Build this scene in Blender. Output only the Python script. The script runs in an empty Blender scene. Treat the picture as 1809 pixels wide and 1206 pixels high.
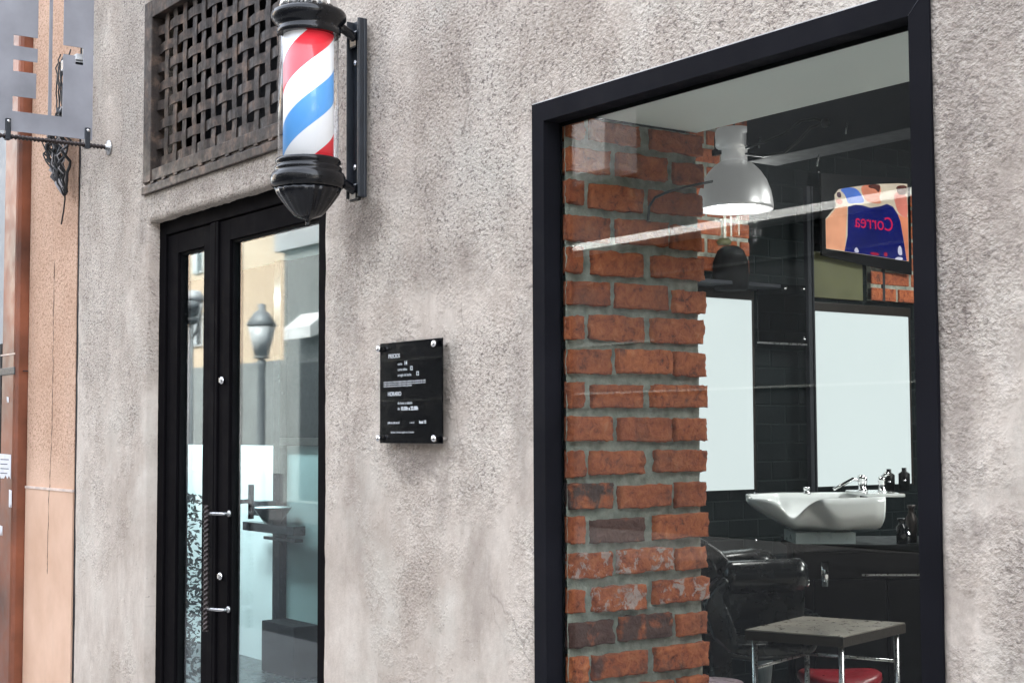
import bpy, bmesh, math, random
import numpy as np
from mathutils import Vector, Matrix, noise
random.seed(7)
R = math.radians
S = bpy.context.scene
C = S.collection

# ---------------------------------------------------------------- camera
FW = Vector((-0.80849626, 0.58530359, 0.06126588)); RT = Vector((0.58620046, 0.81015606, -0.00402127)); UP = Vector((0.05198859, -0.0326629, 0.99811338))
CAM = Vector((0, -2.242, 1.55))
cd = bpy.data.cameras.new('camera'); cam = bpy.data.objects.new('camera', cd); C.objects.link(cam)
cd.lens = 2600 / 1809 * 36; cd.sensor_width = 36; cd.clip_start = 0.05; cd.clip_end = 1000
m = Matrix.Identity(4)
for i in range(3):
    m[i][0] = RT[i]; m[i][1] = UP[i]; m[i][2] = -FW[i]; m[i][3] = CAM[i]
cam.matrix_world = m
S.camera = cam

# ---------------------------------------------------------------- sky, sun, exposure
SUN_EL, SUN_AZ = 48, 12          # sun stands behind the shop, so its front lies in open shade
w = bpy.data.worlds.new('World'); S.world = w; w.use_nodes = True
nt = w.node_tree; bg = nt.nodes['Background']; sky = nt.nodes.new('ShaderNodeTexSky')
sky.sky_type = 'NISHITA'; sky.sun_disc = False; sky.sun_elevation = R(SUN_EL); sky.sun_rotation = R(SUN_AZ)
sky.air_density = 1.0; sky.dust_density = 4.0; sky.ozone_density = 0.6
hs = nt.nodes.new('ShaderNodeHueSaturation'); hs.inputs['Saturation'].default_value = .35      # hazy, whitish sky
nt.links.new(sky.outputs[0], hs.inputs['Color']); nt.links.new(hs.outputs[0], bg.inputs[0]); bg.inputs[1].default_value = 0.15
sd = bpy.data.lights.new('sun', 'SUN'); sd.energy = 2.5; sd.angle = R(0.5); sd.color = (1, .94, .86)
so = bpy.data.objects.new('sun', sd); C.objects.link(so)
dv = Vector((-math.sin(R(SUN_AZ)) * math.cos(R(SUN_EL)), -math.cos(R(SUN_AZ)) * math.cos(R(SUN_EL)), -math.sin(R(SUN_EL))))
so.rotation_euler = dv.to_track_quat('-Z', 'Y').to_euler(); so.location = (0, 20, 20)
vs = S.view_settings; vs.view_transform = 'Standard'; vs.look = 'None'; vs.gamma = 1; vs.exposure = 3.45
S.render.resolution_x = 1024; S.render.resolution_y = 682
S.cycles.max_bounces = 10; S.cycles.transparent_max_bounces = 12

# ---------------------------------------------------------------- materials
def new_mat(name):
    M = bpy.data.materials.new(name); M.use_nodes = True
    return M, M.node_tree, M.node_tree.nodes['Principled BSDF']
def N(nt, t, **k):
    n = nt.nodes.new(t)
    for a, b in k.items(): setattr(n, a, b)
    return n
def c4(c): return (c[0], c[1], c[2], 1)
def nz(nt, vec, scale, detail=4, rough=.55, dist=0):
    n = N(nt, 'ShaderNodeTexNoise'); n.inputs['Scale'].default_value = scale; n.inputs['Detail'].default_value = detail
    n.inputs['Roughness'].default_value = rough; n.inputs['Distortion'].default_value = dist
    nt.links.new(vec, n.inputs['Vector']); return n.outputs['Fac']
def ramp(nt, fac, stops):
    r = N(nt, 'ShaderNodeValToRGB'); e = r.color_ramp.elements
    while len(e) < len(stops): e.new(.5)
    for q, (p, c) in zip(e, stops): q.position = p; q.color = c4(c) if not isinstance(c, float) else (c, c, c, 1)
    nt.links.new(fac, r.inputs[0]); return r.outputs[0]
def mix(nt, f, a, b, mode='MIX'):
    n = N(nt, 'ShaderNodeMix', data_type='RGBA', blend_type=mode)
    for s, v in ((0, f), (6, a), (7, b)):
        if hasattr(v, 'links'): nt.links.new(v, n.inputs[s])
        else: n.inputs[s].default_value = v if s == 0 else c4(v)
    return n.outputs[2]
def coords(nt, sc=(1, 1, 1), rot=(0, 0, 0)):
    t = N(nt, 'ShaderNodeTexCoord'); mp = N(nt, 'ShaderNodeMapping'); mp.inputs['Scale'].default_value = sc; mp.inputs['Rotation'].default_value = rot
    nt.links.new(t.outputs['Object'], mp.inputs[0]); return mp.outputs[0]
def bump(nt, p, h, strength, dist):
    b = N(nt, 'ShaderNodeBump'); b.inputs['Strength'].default_value = strength; b.inputs['Distance'].default_value = dist
    nt.links.new(h, b.inputs['Height'])
    return b
def simple(name, col, rough=.5, metal=0, var=.15, vscale=6, bmp=0, bscale=80, coat=0, spec=.5):
    M, nt, p = new_mat(name); v = coords(nt)
    n1 = nz(nt, v, vscale, 5)
    dark = tuple(x * (1 - var) for x in col); lite = tuple(min(1, x * (1 + var)) for x in col)
    nt.links.new(ramp(nt, n1, [(.3, dark), (.7, lite)]), p.inputs['Base Color'])
    n2 = nz(nt, v, vscale * 4, 4)
    nt.links.new(ramp(nt, n2, [(.3, float(max(0.02, rough - .08))), (.7, float(min(1, rough + .1)))]), p.inputs['Roughness'])
    p.inputs['Metallic'].default_value = metal; p.inputs['Coat Weight'].default_value = coat; p.inputs['Specular IOR Level'].default_value = spec
    if bmp:
        b = bump(nt, p, nz(nt, v, bscale, 4), bmp, .003); nt.links.new(b.outputs[0], p.inputs['Normal'])
    return M
def emis(name, col, st, var=.06, vs_=2):
    M, nt, p = new_mat(name); v = coords(nt)
    c = ramp(nt, nz(nt, v, vs_, 2), [(.3, tuple(x * (1 - var) for x in col)), (.7, col)])
    p.inputs['Base Color'].default_value = c4(tuple(x * .06 for x in col)); p.inputs['Roughness'].default_value = .25
    nt.links.new(c, p.inputs['Emission Color']); p.inputs['Emission Strength'].default_value = st
    return M
def glass_mat(name, ior, tint=(.9, .95, .94), ripple=0.0, refl=(1, 1, 1), grough=0.0):
    M, nt, p = new_mat(name); nt.nodes.remove(p); out = nt.nodes['Material Output']
    tr = N(nt, 'ShaderNodeBsdfTransparent'); tr.inputs[0].default_value = c4(tint)
    gl = N(nt, 'ShaderNodeBsdfGlossy'); gl.inputs['Roughness'].default_value = grough; gl.inputs['Color'].default_value = c4(refl)
    fr = N(nt, 'ShaderNodeFresnel'); ge = N(nt, 'ShaderNodeNewGeometry'); mr = N(nt, 'ShaderNodeMapRange')
    mr.inputs[3].default_value = ior; mr.inputs[4].default_value = 1 / ior; nt.links.new(ge.outputs['Backfacing'], mr.inputs[0]); nt.links.new(mr.outputs[0], fr.inputs[0])
    mx = N(nt, 'ShaderNodeMixShader'); nt.links.new(fr.outputs[0], mx.inputs[0]); nt.links.new(tr.outputs[0], mx.inputs[1]); nt.links.new(gl.outputs[0], mx.inputs[2])
    nt.links.new(mx.outputs[0], out.inputs[0])
    if ripple:
        b = bump(nt, gl, nz(nt, coords(nt), 1.6, 1), ripple, .01); nt.links.new(b.outputs[0], gl.inputs['Normal'])
    return M

def stucco():
    M, nt, p = new_mat('grey_stucco'); L = nt.links
    v = coords(nt); vd = coords(nt, (1, 1, .45), (0, R(28), 0)); vv = coords(nt, (1, 1, .2)); vd2 = coords(nt, (1, 1, .3), (0, R(-38), 0))
    tc = N(nt, 'ShaderNodeTexCoord'); sp = N(nt, 'ShaderNodeSeparateXYZ'); L.new(tc.outputs['Object'], sp.inputs[0])
    def math_(op, a, b_):
        n = N(nt, 'ShaderNodeMath', operation=op); n.use_clamp = False
        for i, q in enumerate((a, b_)):
            if hasattr(q, 'links'): L.new(q, n.inputs[i])
            else: n.inputs[i].default_value = q
        return n.outputs[0]
    big = nz(nt, v, 1.5, 8, .68, .15); med = nz(nt, vd, 5.5, 9, .74, .15); strk = nz(nt, vv, 7, 9, .78, .1); cross = nz(nt, vd2, 14, 8, .8, .0)
    base = ramp(nt, med, [(.30, (.44, .365, .315)), (.45, (.575, .492, .430)), (.56, (.655, .572, .505)), (.70, (.72, .645, .58))])
    c = mix(nt, ramp(nt, big, [(.47, 0.0), (.66, .60)]), base, (.385, .315, .265))
    c = mix(nt, ramp(nt, strk, [(.53, 0.0), (.72, .45)]), c, (.37, .302, .255))
    c = mix(nt, ramp(nt, cross, [(.54, 0.0), (.70, .42)]), c, (.40, .335, .295))
    c = mix(nt, ramp(nt, nz(nt, v, 3.3, 7, .7, .0), [(.5, 0.0), (.68, .45)]), c, (.665, .63, .565))
    c = mix(nt, ramp(nt, nz(nt, v, 8, 7, .72, .0), [(.6, 0.0), (.75, .35)]), c, (.67, .585, .53))
    # darker patches round the fixings and along the window frame
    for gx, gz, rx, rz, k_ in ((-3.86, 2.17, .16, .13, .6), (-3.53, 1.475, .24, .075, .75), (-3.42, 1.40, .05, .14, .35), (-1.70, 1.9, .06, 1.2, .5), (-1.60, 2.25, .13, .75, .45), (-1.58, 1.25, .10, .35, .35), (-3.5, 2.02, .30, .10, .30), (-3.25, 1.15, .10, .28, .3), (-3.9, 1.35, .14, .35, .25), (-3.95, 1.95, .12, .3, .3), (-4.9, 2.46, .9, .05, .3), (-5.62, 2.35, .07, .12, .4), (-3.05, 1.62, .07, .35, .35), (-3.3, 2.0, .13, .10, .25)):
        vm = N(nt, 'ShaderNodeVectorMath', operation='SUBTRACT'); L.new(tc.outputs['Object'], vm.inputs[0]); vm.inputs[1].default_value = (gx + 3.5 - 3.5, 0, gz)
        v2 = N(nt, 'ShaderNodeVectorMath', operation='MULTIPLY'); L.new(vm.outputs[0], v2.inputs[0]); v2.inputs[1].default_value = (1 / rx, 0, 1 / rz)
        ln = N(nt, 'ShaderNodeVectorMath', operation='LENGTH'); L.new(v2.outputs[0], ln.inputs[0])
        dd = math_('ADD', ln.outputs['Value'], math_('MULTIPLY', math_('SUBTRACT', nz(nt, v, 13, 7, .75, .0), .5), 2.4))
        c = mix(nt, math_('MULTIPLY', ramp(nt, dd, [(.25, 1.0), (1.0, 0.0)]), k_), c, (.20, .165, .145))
    # coarse sandy zones (mostly higher up) against trowelled-smooth ones
    hz = N(nt, 'ShaderNodeMapRange'); hz.inputs[1].default_value = .9; hz.inputs[2].default_value = 2.4; hz.inputs[3].default_value = -.10; hz.inputs[4].default_value = .13; L.new(sp.outputs[2], hz.inputs[0])
    zn = math_('ADD', nz(nt, v, 2.4, 6, .66, .1), hz.outputs[0]); zone = ramp(nt, zn, [(.44, .06), (.62, 1.0)])
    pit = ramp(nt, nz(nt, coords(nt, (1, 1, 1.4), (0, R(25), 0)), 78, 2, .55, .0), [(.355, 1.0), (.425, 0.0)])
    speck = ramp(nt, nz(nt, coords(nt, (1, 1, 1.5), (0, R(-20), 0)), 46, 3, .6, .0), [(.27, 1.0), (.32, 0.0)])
    c = mix(nt, math_('MULTIPLY', math_('MULTIPLY', pit, zone), .75), c, (.19, .155, .14))  # pit and speck shade painted into the colour, since bump casts none
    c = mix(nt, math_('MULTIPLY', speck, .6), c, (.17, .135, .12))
    sand = nz(nt, coords(nt), 120, 2, .6); c = mix(nt, math_('MULTIPLY', ramp(nt, sand, [(.52, 0.0), (.68, 1.0)]), math_('MULTIPLY', zone, .24)), c, (.80, .73, .66))
    c = mix(nt, math_('MULTIPLY', ramp(nt, sand, [(.34, 1.0), (.48, 0.0)]), math_('MULTIPLY', zone, .30)), c, (.24, .195, .17))  # dark sand grains, also standing in for shade between the grains
    def crack(scale, width, rot, lo, hi):      # hairline cracks and trowel scores, only inside patches
        vo = N(nt, 'ShaderNodeTexVoronoi', feature='DISTANCE_TO_EDGE'); vo.inputs['Scale'].default_value = scale
        cv = coords(nt, (1, 0, .55), (0, R(rot), 0)); nn = N(nt, 'ShaderNodeTexNoise'); nn.inputs['Scale'].default_value = 5; nn.inputs['Detail'].default_value = 7; L.new(cv, nn.inputs['Vector'])
        sc_ = N(nt, 'ShaderNodeVectorMath', operation='SCALE'); sc_.inputs['Scale'].default_value = .22; L.new(nn.outputs['Color'], sc_.inputs[0])
        ad = N(nt, 'ShaderNodeVectorMath', operation='ADD'); L.new(cv, ad.inputs[0]); L.new(sc_.outputs[0], ad.inputs[1]); L.new(ad.outputs[0], vo.inputs['Vector'])
        e = ramp(nt, vo.outputs['Distance'], [(0, 1.0), (width, 0.0)]); return math_('MULTIPLY', e, ramp(nt, nz(nt, v, 2.3, 3, .5), [(lo, 0.0), (hi, 1.0)]))
    c = mix(nt, math_('MULTIPLY', crack(1.7, .006, 20, .54, .60), .45), c, (.2, .165, .145))
    c = mix(nt, math_('MULTIPLY', crack(3.6, .011, -40, .55, .64), .28), c, (.25, .21, .185))
    c = mix(nt, 1.0, c, (.905, .91, .885), 'MULTIPLY')
    L.new(c, p.inputs['Base Color']); p.inputs['Roughness'].default_value = .93; p.inputs['Specular IOR Level'].default_value = .2
    grain = nz(nt, coords(nt, (1, 1, 1.25), (0, R(25), 0)), 95, 3, .62, .0)
    b1 = bump(nt, p, math_('MULTIPLY', grain, zone), 1.0, .013)
    b2 = bump(nt, p, nz(nt, coords(nt, (1, 1, .22), (0, R(-35), 0)), 36, 5, .65, .1), .55, .005); L.new(b1.outputs[0], b2.inputs['Normal'])
    b3 = bump(nt, p, nz(nt, vd, 7, 5, .6, .2), .45, .014); L.new(b2.outputs[0], b3.inputs['Normal'])
    L.new(b3.outputs[0], p.inputs['Normal'])
    return M
def peach():
    M, nt, p = new_mat('peach_render'); L = nt.links; v = coords(nt)
    tc = N(nt, 'ShaderNodeTexCoord'); sp = N(nt, 'ShaderNodeSeparateXYZ'); L.new(tc.outputs['Object'], sp.inputs[0])
    up = N(nt, 'ShaderNodeMapRange'); up.inputs[1].default_value = 1.29; up.inputs[2].default_value = 1.5; L.new(sp.outputs[2], up.inputs[0])
    pit = ramp(nt, nz(nt, v, 75, 4, .7), [(.36, 1.0), (.5, 0.0)])
    pm = N(nt, 'ShaderNodeMath', operation='MULTIPLY'); L.new(pit, pm.inputs[0]); L.new(up.outputs[0], pm.inputs[1])
    base = ramp(nt, nz(nt, v, 2.5, 5, .6), [(.3, (.58, .36, .24)), (.7, (.74, .50, .36))])
    c = mix(nt, pm.outputs[0], base, (.42, .23, .14))
    st = ramp(nt, nz(nt, coords(nt, (1, 1, .15)), 9, 5, .7), [(.55, 0.0), (.8, .3)])
    c = mix(nt, st, c, (.45, .33, .26))
    L.new(c, p.inputs['Base Color']); p.inputs['Roughness'].default_value = .9
    gm = N(nt, 'ShaderNodeMath', operation='MULTIPLY'); L.new(nz(nt, v, 70, 4, .7), gm.inputs[0]); L.new(up.outputs[0], gm.inputs[1])
    b = bump(nt, p, gm.outputs[0], 1, .012); L.new(b.outputs[0], p.inputs['Normal'])
    return M
def brick_mat():
    M, nt, p = new_mat('red_brick'); L = nt.links; v = coords(nt)
    at = N(nt, 'ShaderNodeVertexColor'); at.layer_name = 'tone'; sp = N(nt, 'ShaderNodeSeparateColor'); L.new(at.outputs[0], sp.inputs[0])
    n = nz(nt, v, 38, 6, .7, .5)
    red = ramp(nt, n, [(.32, (.07, .020, .011)), (.43, (.34, .078, .027)), (.60, (.52, .145, .048)), (.80, (.56, .25, .13))])
    soot = ramp(nt, nz(nt, v, 60, 5, .6), [(.3, (.012, .012, .013)), (.7, (.06, .052, .05))])
    big = nz(nt, v, 14, 4, .6, .3)
    a = N(nt, 'ShaderNodeMath', operation='ADD'); L.new(sp.outputs[0], a.inputs[0]); L.new(big, a.inputs[1])
    c = mix(nt, ramp(nt, a.outputs[0], [(.86, 0.0), (1.0, .95)]), red, soot)
    a2 = N(nt, 'ShaderNodeMath', operation='ADD'); L.new(sp.outputs[1], a2.inputs[0]); L.new(nz(nt, v, 26, 5, .7, .6), a2.inputs[1])
    c = mix(nt, ramp(nt, a2.outputs[0], [(.94, 0.0), (1.02, .8)]), c, (.50, .45, .42))
    br = mix(nt, 1.0, c, c, 'MULTIPLY')
    L.new(mix(nt, ramp(nt, nz(nt, v, 9, 4, .6), [(.50, 0.0), (.75, .45)]), mix(nt, sp.outputs[2], c, (.22, .05, .022)), (.07, .045, .035)), p.inputs['Base Color']); p.inputs['Roughness'].default_value = .85
    b = bump(nt, p, n, 1, .011); b2 = bump(nt, p, nz(nt, v, 150, 4, .6), .7, .003); L.new(b.outputs[0], b2.inputs['Normal']); L.new(b2.outputs[0], p.inputs['Normal'])
    return M
def fence_metal():
    M, nt, p = new_mat('worn_bronze_steel'); L = nt.links; v = coords(nt)
    n = nz(nt, v, 16, 5, .65)
    c = ramp(nt, n, [(.3, (.014, .012, .011)), (.52, (.048, .037, .031)), (.72, (.16, .105, .075))])
    L.new(c, p.inputs['Base Color']); p.inputs['Metallic'].default_value = .1; p.inputs['Specular IOR Level'].default_value = .25
    L.new(ramp(nt, nz(nt, v, 40, 4), [(.3, .36), (.7, .6)]), p.inputs['Roughness'])
    b = bump(nt, p, nz(nt, v, 50, 4), .4, .003); L.new(b.outputs[0], p.inputs['Normal'])
    return M
def block_mat():
    M, nt, p = new_mat('black_painted_block'); L = nt.links
    tc = N(nt, 'ShaderNodeTexCoord'); sp = N(nt, 'ShaderNodeSeparateXYZ'); L.new(tc.outputs['Object'], sp.inputs[0])
    cb = N(nt, 'ShaderNodeCombineXYZ'); L.new(sp.outputs[1], cb.inputs[0]); L.new(sp.outputs[2], cb.inputs[1])
    a = N(nt, 'ShaderNodeMath', operation='ADD'); L.new(sp.outputs[0], a.inputs[0]); L.new(sp.outputs[1], a.inputs[1]); L.new(a.outputs[0], cb.inputs[0])
    bk = N(nt, 'ShaderNodeTexBrick'); L.new(cb.outputs[0], bk.inputs['Vector']); bk.inputs['Scale'].default_value = 1
    bk.inputs['Brick Width'].default_value = .19; bk.inputs['Row Height'].default_value = .088; bk.inputs['Mortar Size'].default_value = .006; bk.inputs['Mortar Smooth'].default_value = .6
    bk.inputs['Color1'].default_value = (.004, .0065, .0075, 1); bk.inputs['Color2'].default_value = (.007, .011, .012, 1); bk.inputs['Mortar'].default_value = (.011, .016, .017, 1)
    L.new(bk.outputs[0], p.inputs['Base Color']); p.inputs['Roughness'].default_value = .6; p.inputs['Specular IOR Level'].default_value = .08
    inv = N(nt, 'ShaderNodeMath', operation='SUBTRACT'); inv.inputs[0].default_value = 1; L.new(bk.outputs[1], inv.inputs[1])
    b = bump(nt, p, inv.outputs[0], .8, .006); b2 = bump(nt, p, nz(nt, coords(nt), 60, 4), .3, .004); L.new(b.outputs[0], b2.inputs['Normal']); L.new(b2.outputs[0], p.inputs['Normal'])
    return M

MT = dict(
    counterblk=simple('black_counter', (.0025, .003, .0035), .45, spec=.12, var=.1, vscale=5),
    joint=simple('mitre_line', (.05, .052, .065), .5), edge_line=simple('pale_edge', (.62, .60, .58), .8, var=.2, vscale=12),
    entrygrey=simple('grey_green_wall', (.20, .26, .26), .6, var=.08, vscale=1.5),
    bouncefloor=simple('pale_bounce_floor', (.55, .52, .48), .5, var=.1, vscale=3),
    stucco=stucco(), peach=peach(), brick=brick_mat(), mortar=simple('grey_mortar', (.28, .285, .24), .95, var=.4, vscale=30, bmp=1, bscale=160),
    grille=fence_metal(), block=block_mat(),
    frame=simple('anthracite_frame', (.008, .008, .0105), .7, 0, spec=.06, var=.25, vscale=5, bmp=.06, bscale=200),
    doorm=simple('door_dark_aluminium', (.0045, .004, .0047), .75, 0, var=.2, vscale=4, spec=.03),
    black=simple('black_enamel', (.003, .0035, .005), .2, 0, var=.2, vscale=20, coat=.15, spec=.35),
    blackm=simple('black_matt', (.004, .004, .0045), .7, var=.3, vscale=10, spec=.1),
    bracket=simple('grey_painted_steel', (.016, .02, .026), .45, 0, var=.2, vscale=20, bmp=.15),
    chrome=simple('chrome', (.78, .78, .79), .12, 1, var=.05), steel=simple('brushed_steel', (.5, .5, .5), .3, 1, var=.15, vscale=30),
    darkst=simple('dark_rebar', (.045, .036, .034), .35, .7, var=.4, vscale=60, bmp=.3),
    sign=simple('galvanised_sheet', (.26, .262, .285), .55, .15, var=.22, vscale=5, bmp=.06),
    pipe=simple('rust_brown_pipe', (.19, .058, .026), .42, 0, var=.6, vscale=3.5, bmp=.12, bscale=40),
    dark=simple('dark_opening', (.004, .004, .005), .8, var=.3),
    groove=simple('dark_joint', (.05, .052, .055), .7, var=.3),
    offw=simple('weathered_white', (.42, .43, .43), .7, var=.1, vscale=1),
    white=simple('white_paint', (.78, .8, .8), .5, var=.04, vscale=2), ceil=simple('grey_white_plaster', (.66, .70, .67), .7, var=.08, vscale=1.6, bmp=.1),
    beam=simple('dark_blue_steel', (.022, .024, .03), .7, 0, var=.15, spec=.2),
    ceramic=simple('white_ceramic', (.8, .82, .82), .1, 0, var=.02, coat=.5), pedestal=simple('grey_plastic', (.35, .4, .4), .3, var=.05),
    leather=simple('black_leather', (.002, .0035, .004), .25, 0, var=.1, vscale=5, coat=.12, spec=.45),
    tabletop=simple('worn_table_board', (.23, .205, .175), .32, 0, var=.5, vscale=9, bmp=.15), edge=simple('table_edge', (.014, .009, .006), .4, var=.3, vscale=30),
    red=simple('red_vinyl', (.20, .006, .013), .35, 0, var=.12, vscale=12), pink=simple('pink_vinyl', (.75, .55, .60), .3, 0, var=.05),
    tvblack=simple('tv_bezel', (.003, .003, .004), .4, var=.1, spec=.15), olive=simple('olive_paint', (.10, .10, .045), .7, var=.2, vscale=5),
    paper=simple('paper', (.7, .7, .72), .8, var=.06, vscale=20), ink=simple('print_ink', (.05, .05, .08), .8, var=.2),
    lblack=simple('cable_rubber', (.012, .012, .013), .45, var=.3, vscale=30), lwhite=simple('cable_grey', (.35, .33, .33), .5, var=.2),
    cementw=simple('pale_mortar_line', (.68, .55, .47), .9, var=.2, vscale=14),
    alum=simple('spun_aluminium', (.72, .71, .72), .34, .75, var=.05), 
    floor=simple('dark_floor_tile', (.03, .035, .036), .25, var=.2, vscale=3), plaqueb=simple('plaque_back', (.001, .0012, .002), .08, var=.1, spec=.1),
    greenedge=simple('glass_edge', (.10, .16, .14), .2, var=.1),
    asphalt=simple('asphalt', (.035, .035, .037), .9, var=.25, vscale=3, bmp=.8, bscale=60), paving=simple('paving_stone', (.24, .235, .225), .85, var=.15, vscale=2, bmp=.4),
    beige=simple('beige_render', (.335, .265, .19), .9, var=.05, vscale=.6), greyb=simple('grey_stone_cladding', (.13, .14, .137), .7, var=.12, vscale=.8), greyl=simple('pale_grey_render', (.22, .225, .235), .8, var=.06, vscale=.7),
    shopdark=simple('dark_shopfront', (.008, .010, .012), .5, var=.2, vscale=1), shutter=simple('window_shutter', (.3, .32, .33), .6, var=.1),
    lampgrey=simple('lamp_grey_paint', (.14, .155, .165), .5, .2, var=.1), opal=simple('opal_glass', (.38, .40, .41), .3, var=.03),
    doorglass=glass_mat('reflective_door_glass', 1.48, (.90, .97, .97), .0, (.95, .98, 1), .02), winglass=glass_mat('window_glass', 1.36, (.955, .985, .975), grough=.007),
    covergl=glass_mat('clear_cover_sheet', 1.06, (.98, .98, .98)),
    tube=glass_mat('clear_tube', 1.45, (.96, .965, .97)), panelglass=glass_mat('dark_glass_panel', 1.5, (.45, .5, .52)),
    glow_mirror=emis('mirror_white_glow', (.86, .93, .94), .082, .05, 1.2), tube_light=emis('tube_light', (1, .93, .78), .06),
    bulb=emis('lamp_disc', (1, 1, 1), .5, .01), salon_fill=emis('salon_fill_glow', (1, .985, .96), 4.8, .02), fill_light=emis('entry_fill_glow', (.80, .97, 1), 5.0, .02),
    lettering=simple('white_lettering', (.72, .74, .76), .6, var=.05),
)
def pole_stripes():
    M, nt, p = new_mat('barber_stripes'); L = nt.links
    tc = N(nt, 'ShaderNodeTexCoord'); sp = N(nt, 'ShaderNodeSeparateXYZ'); L.new(tc.outputs['Object'], sp.inputs[0])
    at = N(nt, 'ShaderNodeMath', operation='ARCTAN2'); L.new(sp.outputs[1], at.inputs[0]); L.new(sp.outputs[0], at.inputs[1])
    a = N(nt, 'ShaderNodeMath', operation='DIVIDE'); L.new(at.outputs[0], a.inputs[0]); a.inputs[1].default_value = 2 * math.pi
    z = N(nt, 'ShaderNodeMath', operation='DIVIDE'); L.new(sp.outputs[2], z.inputs[0]); z.inputs[1].default_value = .385
    s = N(nt, 'ShaderNodeMath', operation='SUBTRACT'); L.new(z.outputs[0], s.inputs[0]); L.new(a.outputs[0], s.inputs[1])
    s2 = N(nt, 'ShaderNodeMath', operation='ADD'); L.new(s.outputs[0], s2.inputs[0]); s2.inputs[1].default_value = POLE_PHASE
    f = N(nt, 'ShaderNodeMath', operation='FRACT'); L.new(s2.outputs[0], f.inputs[0])
    r = N(nt, 'ShaderNodeValToRGB'); r.color_ramp.interpolation = 'CONSTANT'; e = r.color_ramp.elements
    e[0].position = 0; e[0].color = (.80, .035, .05, 1); e[1].position = .25; e[1].color = (.86, .87, .88, 1)
    q = e.new(.5); q.color = (.11, .36, .76, 1); q = e.new(.75); q.color = (.86, .87, .88, 1)
    L.new(f.outputs[0], r.inputs[0]); L.new(r.outputs[0], p.inputs['Base Color']); p.inputs['Roughness'].default_value = .35
    L.new(r.outputs[0], p.inputs['Emission Color']); p.inputs['Emission Strength'].default_value = .025     # the drum is lit from inside
    return M
POLE_PHASE = 0.80
MT['stripes'] = pole_stripes()
def lit(name, col, st=.9):
    if name not in MT: MT[name] = emis(name, col, st * .105, .05 if 'text' in name else .4, 7)
    return name

# ---------------------------------------------------------------- geometry helpers
class MB:
    def __init__(s): s.bm = bmesh.new(); s.mats = []; s.cur = 0
    def m(s, k):
        if k not in s.mats: s.mats.append(k)
        s.cur = s.mats.index(k); return s
    def _add(s, verts, faces, smooth=False):
        vs_ = [s.bm.verts.new(v) for v in verts]; out = []
        for f in faces:
            try: q = s.bm.faces.new([vs_[i] for i in f])
            except ValueError: continue
            q.material_index = s.cur; q.smooth = smooth; out.append(q)
        return vs_, out
    def box(s, a, b, bev=0, M=None):
        x0, y0, z0 = [min(p, q) for p, q in zip(a, b)]; x1, y1, z1 = [max(p, q) for p, q in zip(a, b)]
        vs_ = [(x, y, z) for x in (x0, x1) for y in (y0, y1) for z in (z0, z1)]
        if M: vs_ = [M @ Vector(v) for v in vs_]
        v, f = s._add(vs_, [(0, 1, 3, 2), (4, 6, 7, 5), (0, 4, 5, 1), (2, 3, 7, 6), (0, 2, 6, 4), (1, 5, 7, 3)])
        if bev:
            es = set(e for q in f for e in q.edges)
            bmesh.ops.bevel(s.bm, geom=list(es), offset=bev, segments=2, affect='EDGES', profile=.6, clamp_overlap=True)
        return s
    def tube(s, pts, r, n=10, cap=True, smooth=True):
        pts = [Vector(p) for p in pts]; rings = []
        rr = r if hasattr(r, '__len__') else [r] * len(pts)
        ref = None
        for i, p in enumerate(pts):
            d = (pts[min(i + 1, len(pts) - 1)] - pts[max(i - 1, 0)]).normalized()
            if ref is None: ref = d.orthogonal().normalized()
            ref = (ref - d * ref.dot(d)).normalized(); b = d.cross(ref)
            rings.append([s.bm.verts.new(p + (ref * math.cos(2 * math.pi * k / n) + b * math.sin(2 * math.pi * k / n)) * rr[i]) for k in range(n)])
        for i in range(len(rings) - 1):
            for k in range(n):
                f = s.bm.faces.new((rings[i][k], rings[i][(k + 1) % n], rings[i + 1][(k + 1) % n], rings[i + 1][k])); f.material_index = s.cur; f.smooth = smooth
        if cap:
            for q in (rings[0][::-1], rings[-1]): f = s.bm.faces.new(q); f.material_index = s.cur
        return s
    def lathe(s, prof, c=(0, 0, 0), n=48, flute=0, fl=0, M=None, smooth=True):
        c = Vector(c); rings = []
        for r, z in prof:
            ring = []
            for k in range(n):
                a = 2 * math.pi * k / n; rr = r * (1 + fl * (math.cos(a * flute) if flute else 0))
                v = Vector((rr * math.cos(a), rr * math.sin(a), z)) + c
                if M: v = M @ v
                ring.append(s.bm.verts.new(v))
            rings.append(ring)
        for i in range(len(rings) - 1):
            for k in range(n):
                f = s.bm.faces.new((rings[i][k], rings[i][(k + 1) % n], rings[i + 1][(k + 1) % n], rings[i + 1][k])); f.material_index = s.cur; f.smooth = smooth
        for q, p in ((rings[0][::-1], prof[0]), (rings[-1], prof[-1])):
            if p[0] > 1e-6: f = s.bm.faces.new(q); f.material_index = s.cur
        return s
    def prism(s, pts, h, M=None):        # polygon in XY of M, extruded along its Z by h
        M = M or Matrix.Identity(4); n = len(pts)
        vs_ = [M @ Vector((x, y, 0)) for x, y in pts] + [M @ Vector((x, y, h)) for x, y in pts]
        s._add(vs_, [tuple(range(n))[::-1], tuple(range(n, 2 * n))] + [(i, (i + 1) % n, n + (i + 1) % n, n + i) for i in range(n)])
        return s
    def build(s, name, mat=None, parent=None, loc=None, merge=False, autosmooth=False):
        if merge: bmesh.ops.remove_doubles(s.bm, verts=s.bm.verts, dist=1e-5)
        bmesh.ops.recalc_face_normals(s.bm, faces=s.bm.faces)
        me = bpy.data.meshes.new(name); s.bm.to_mesh(me); s.bm.free()
        ks = s.mats or [mat]
        for k in ks: me.materials.append(MT[k])
        o = bpy.data.objects.new(name, me); C.objects.link(o)
        if parent: o.parent = parent
        if loc: o.location = loc
        return o
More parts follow.
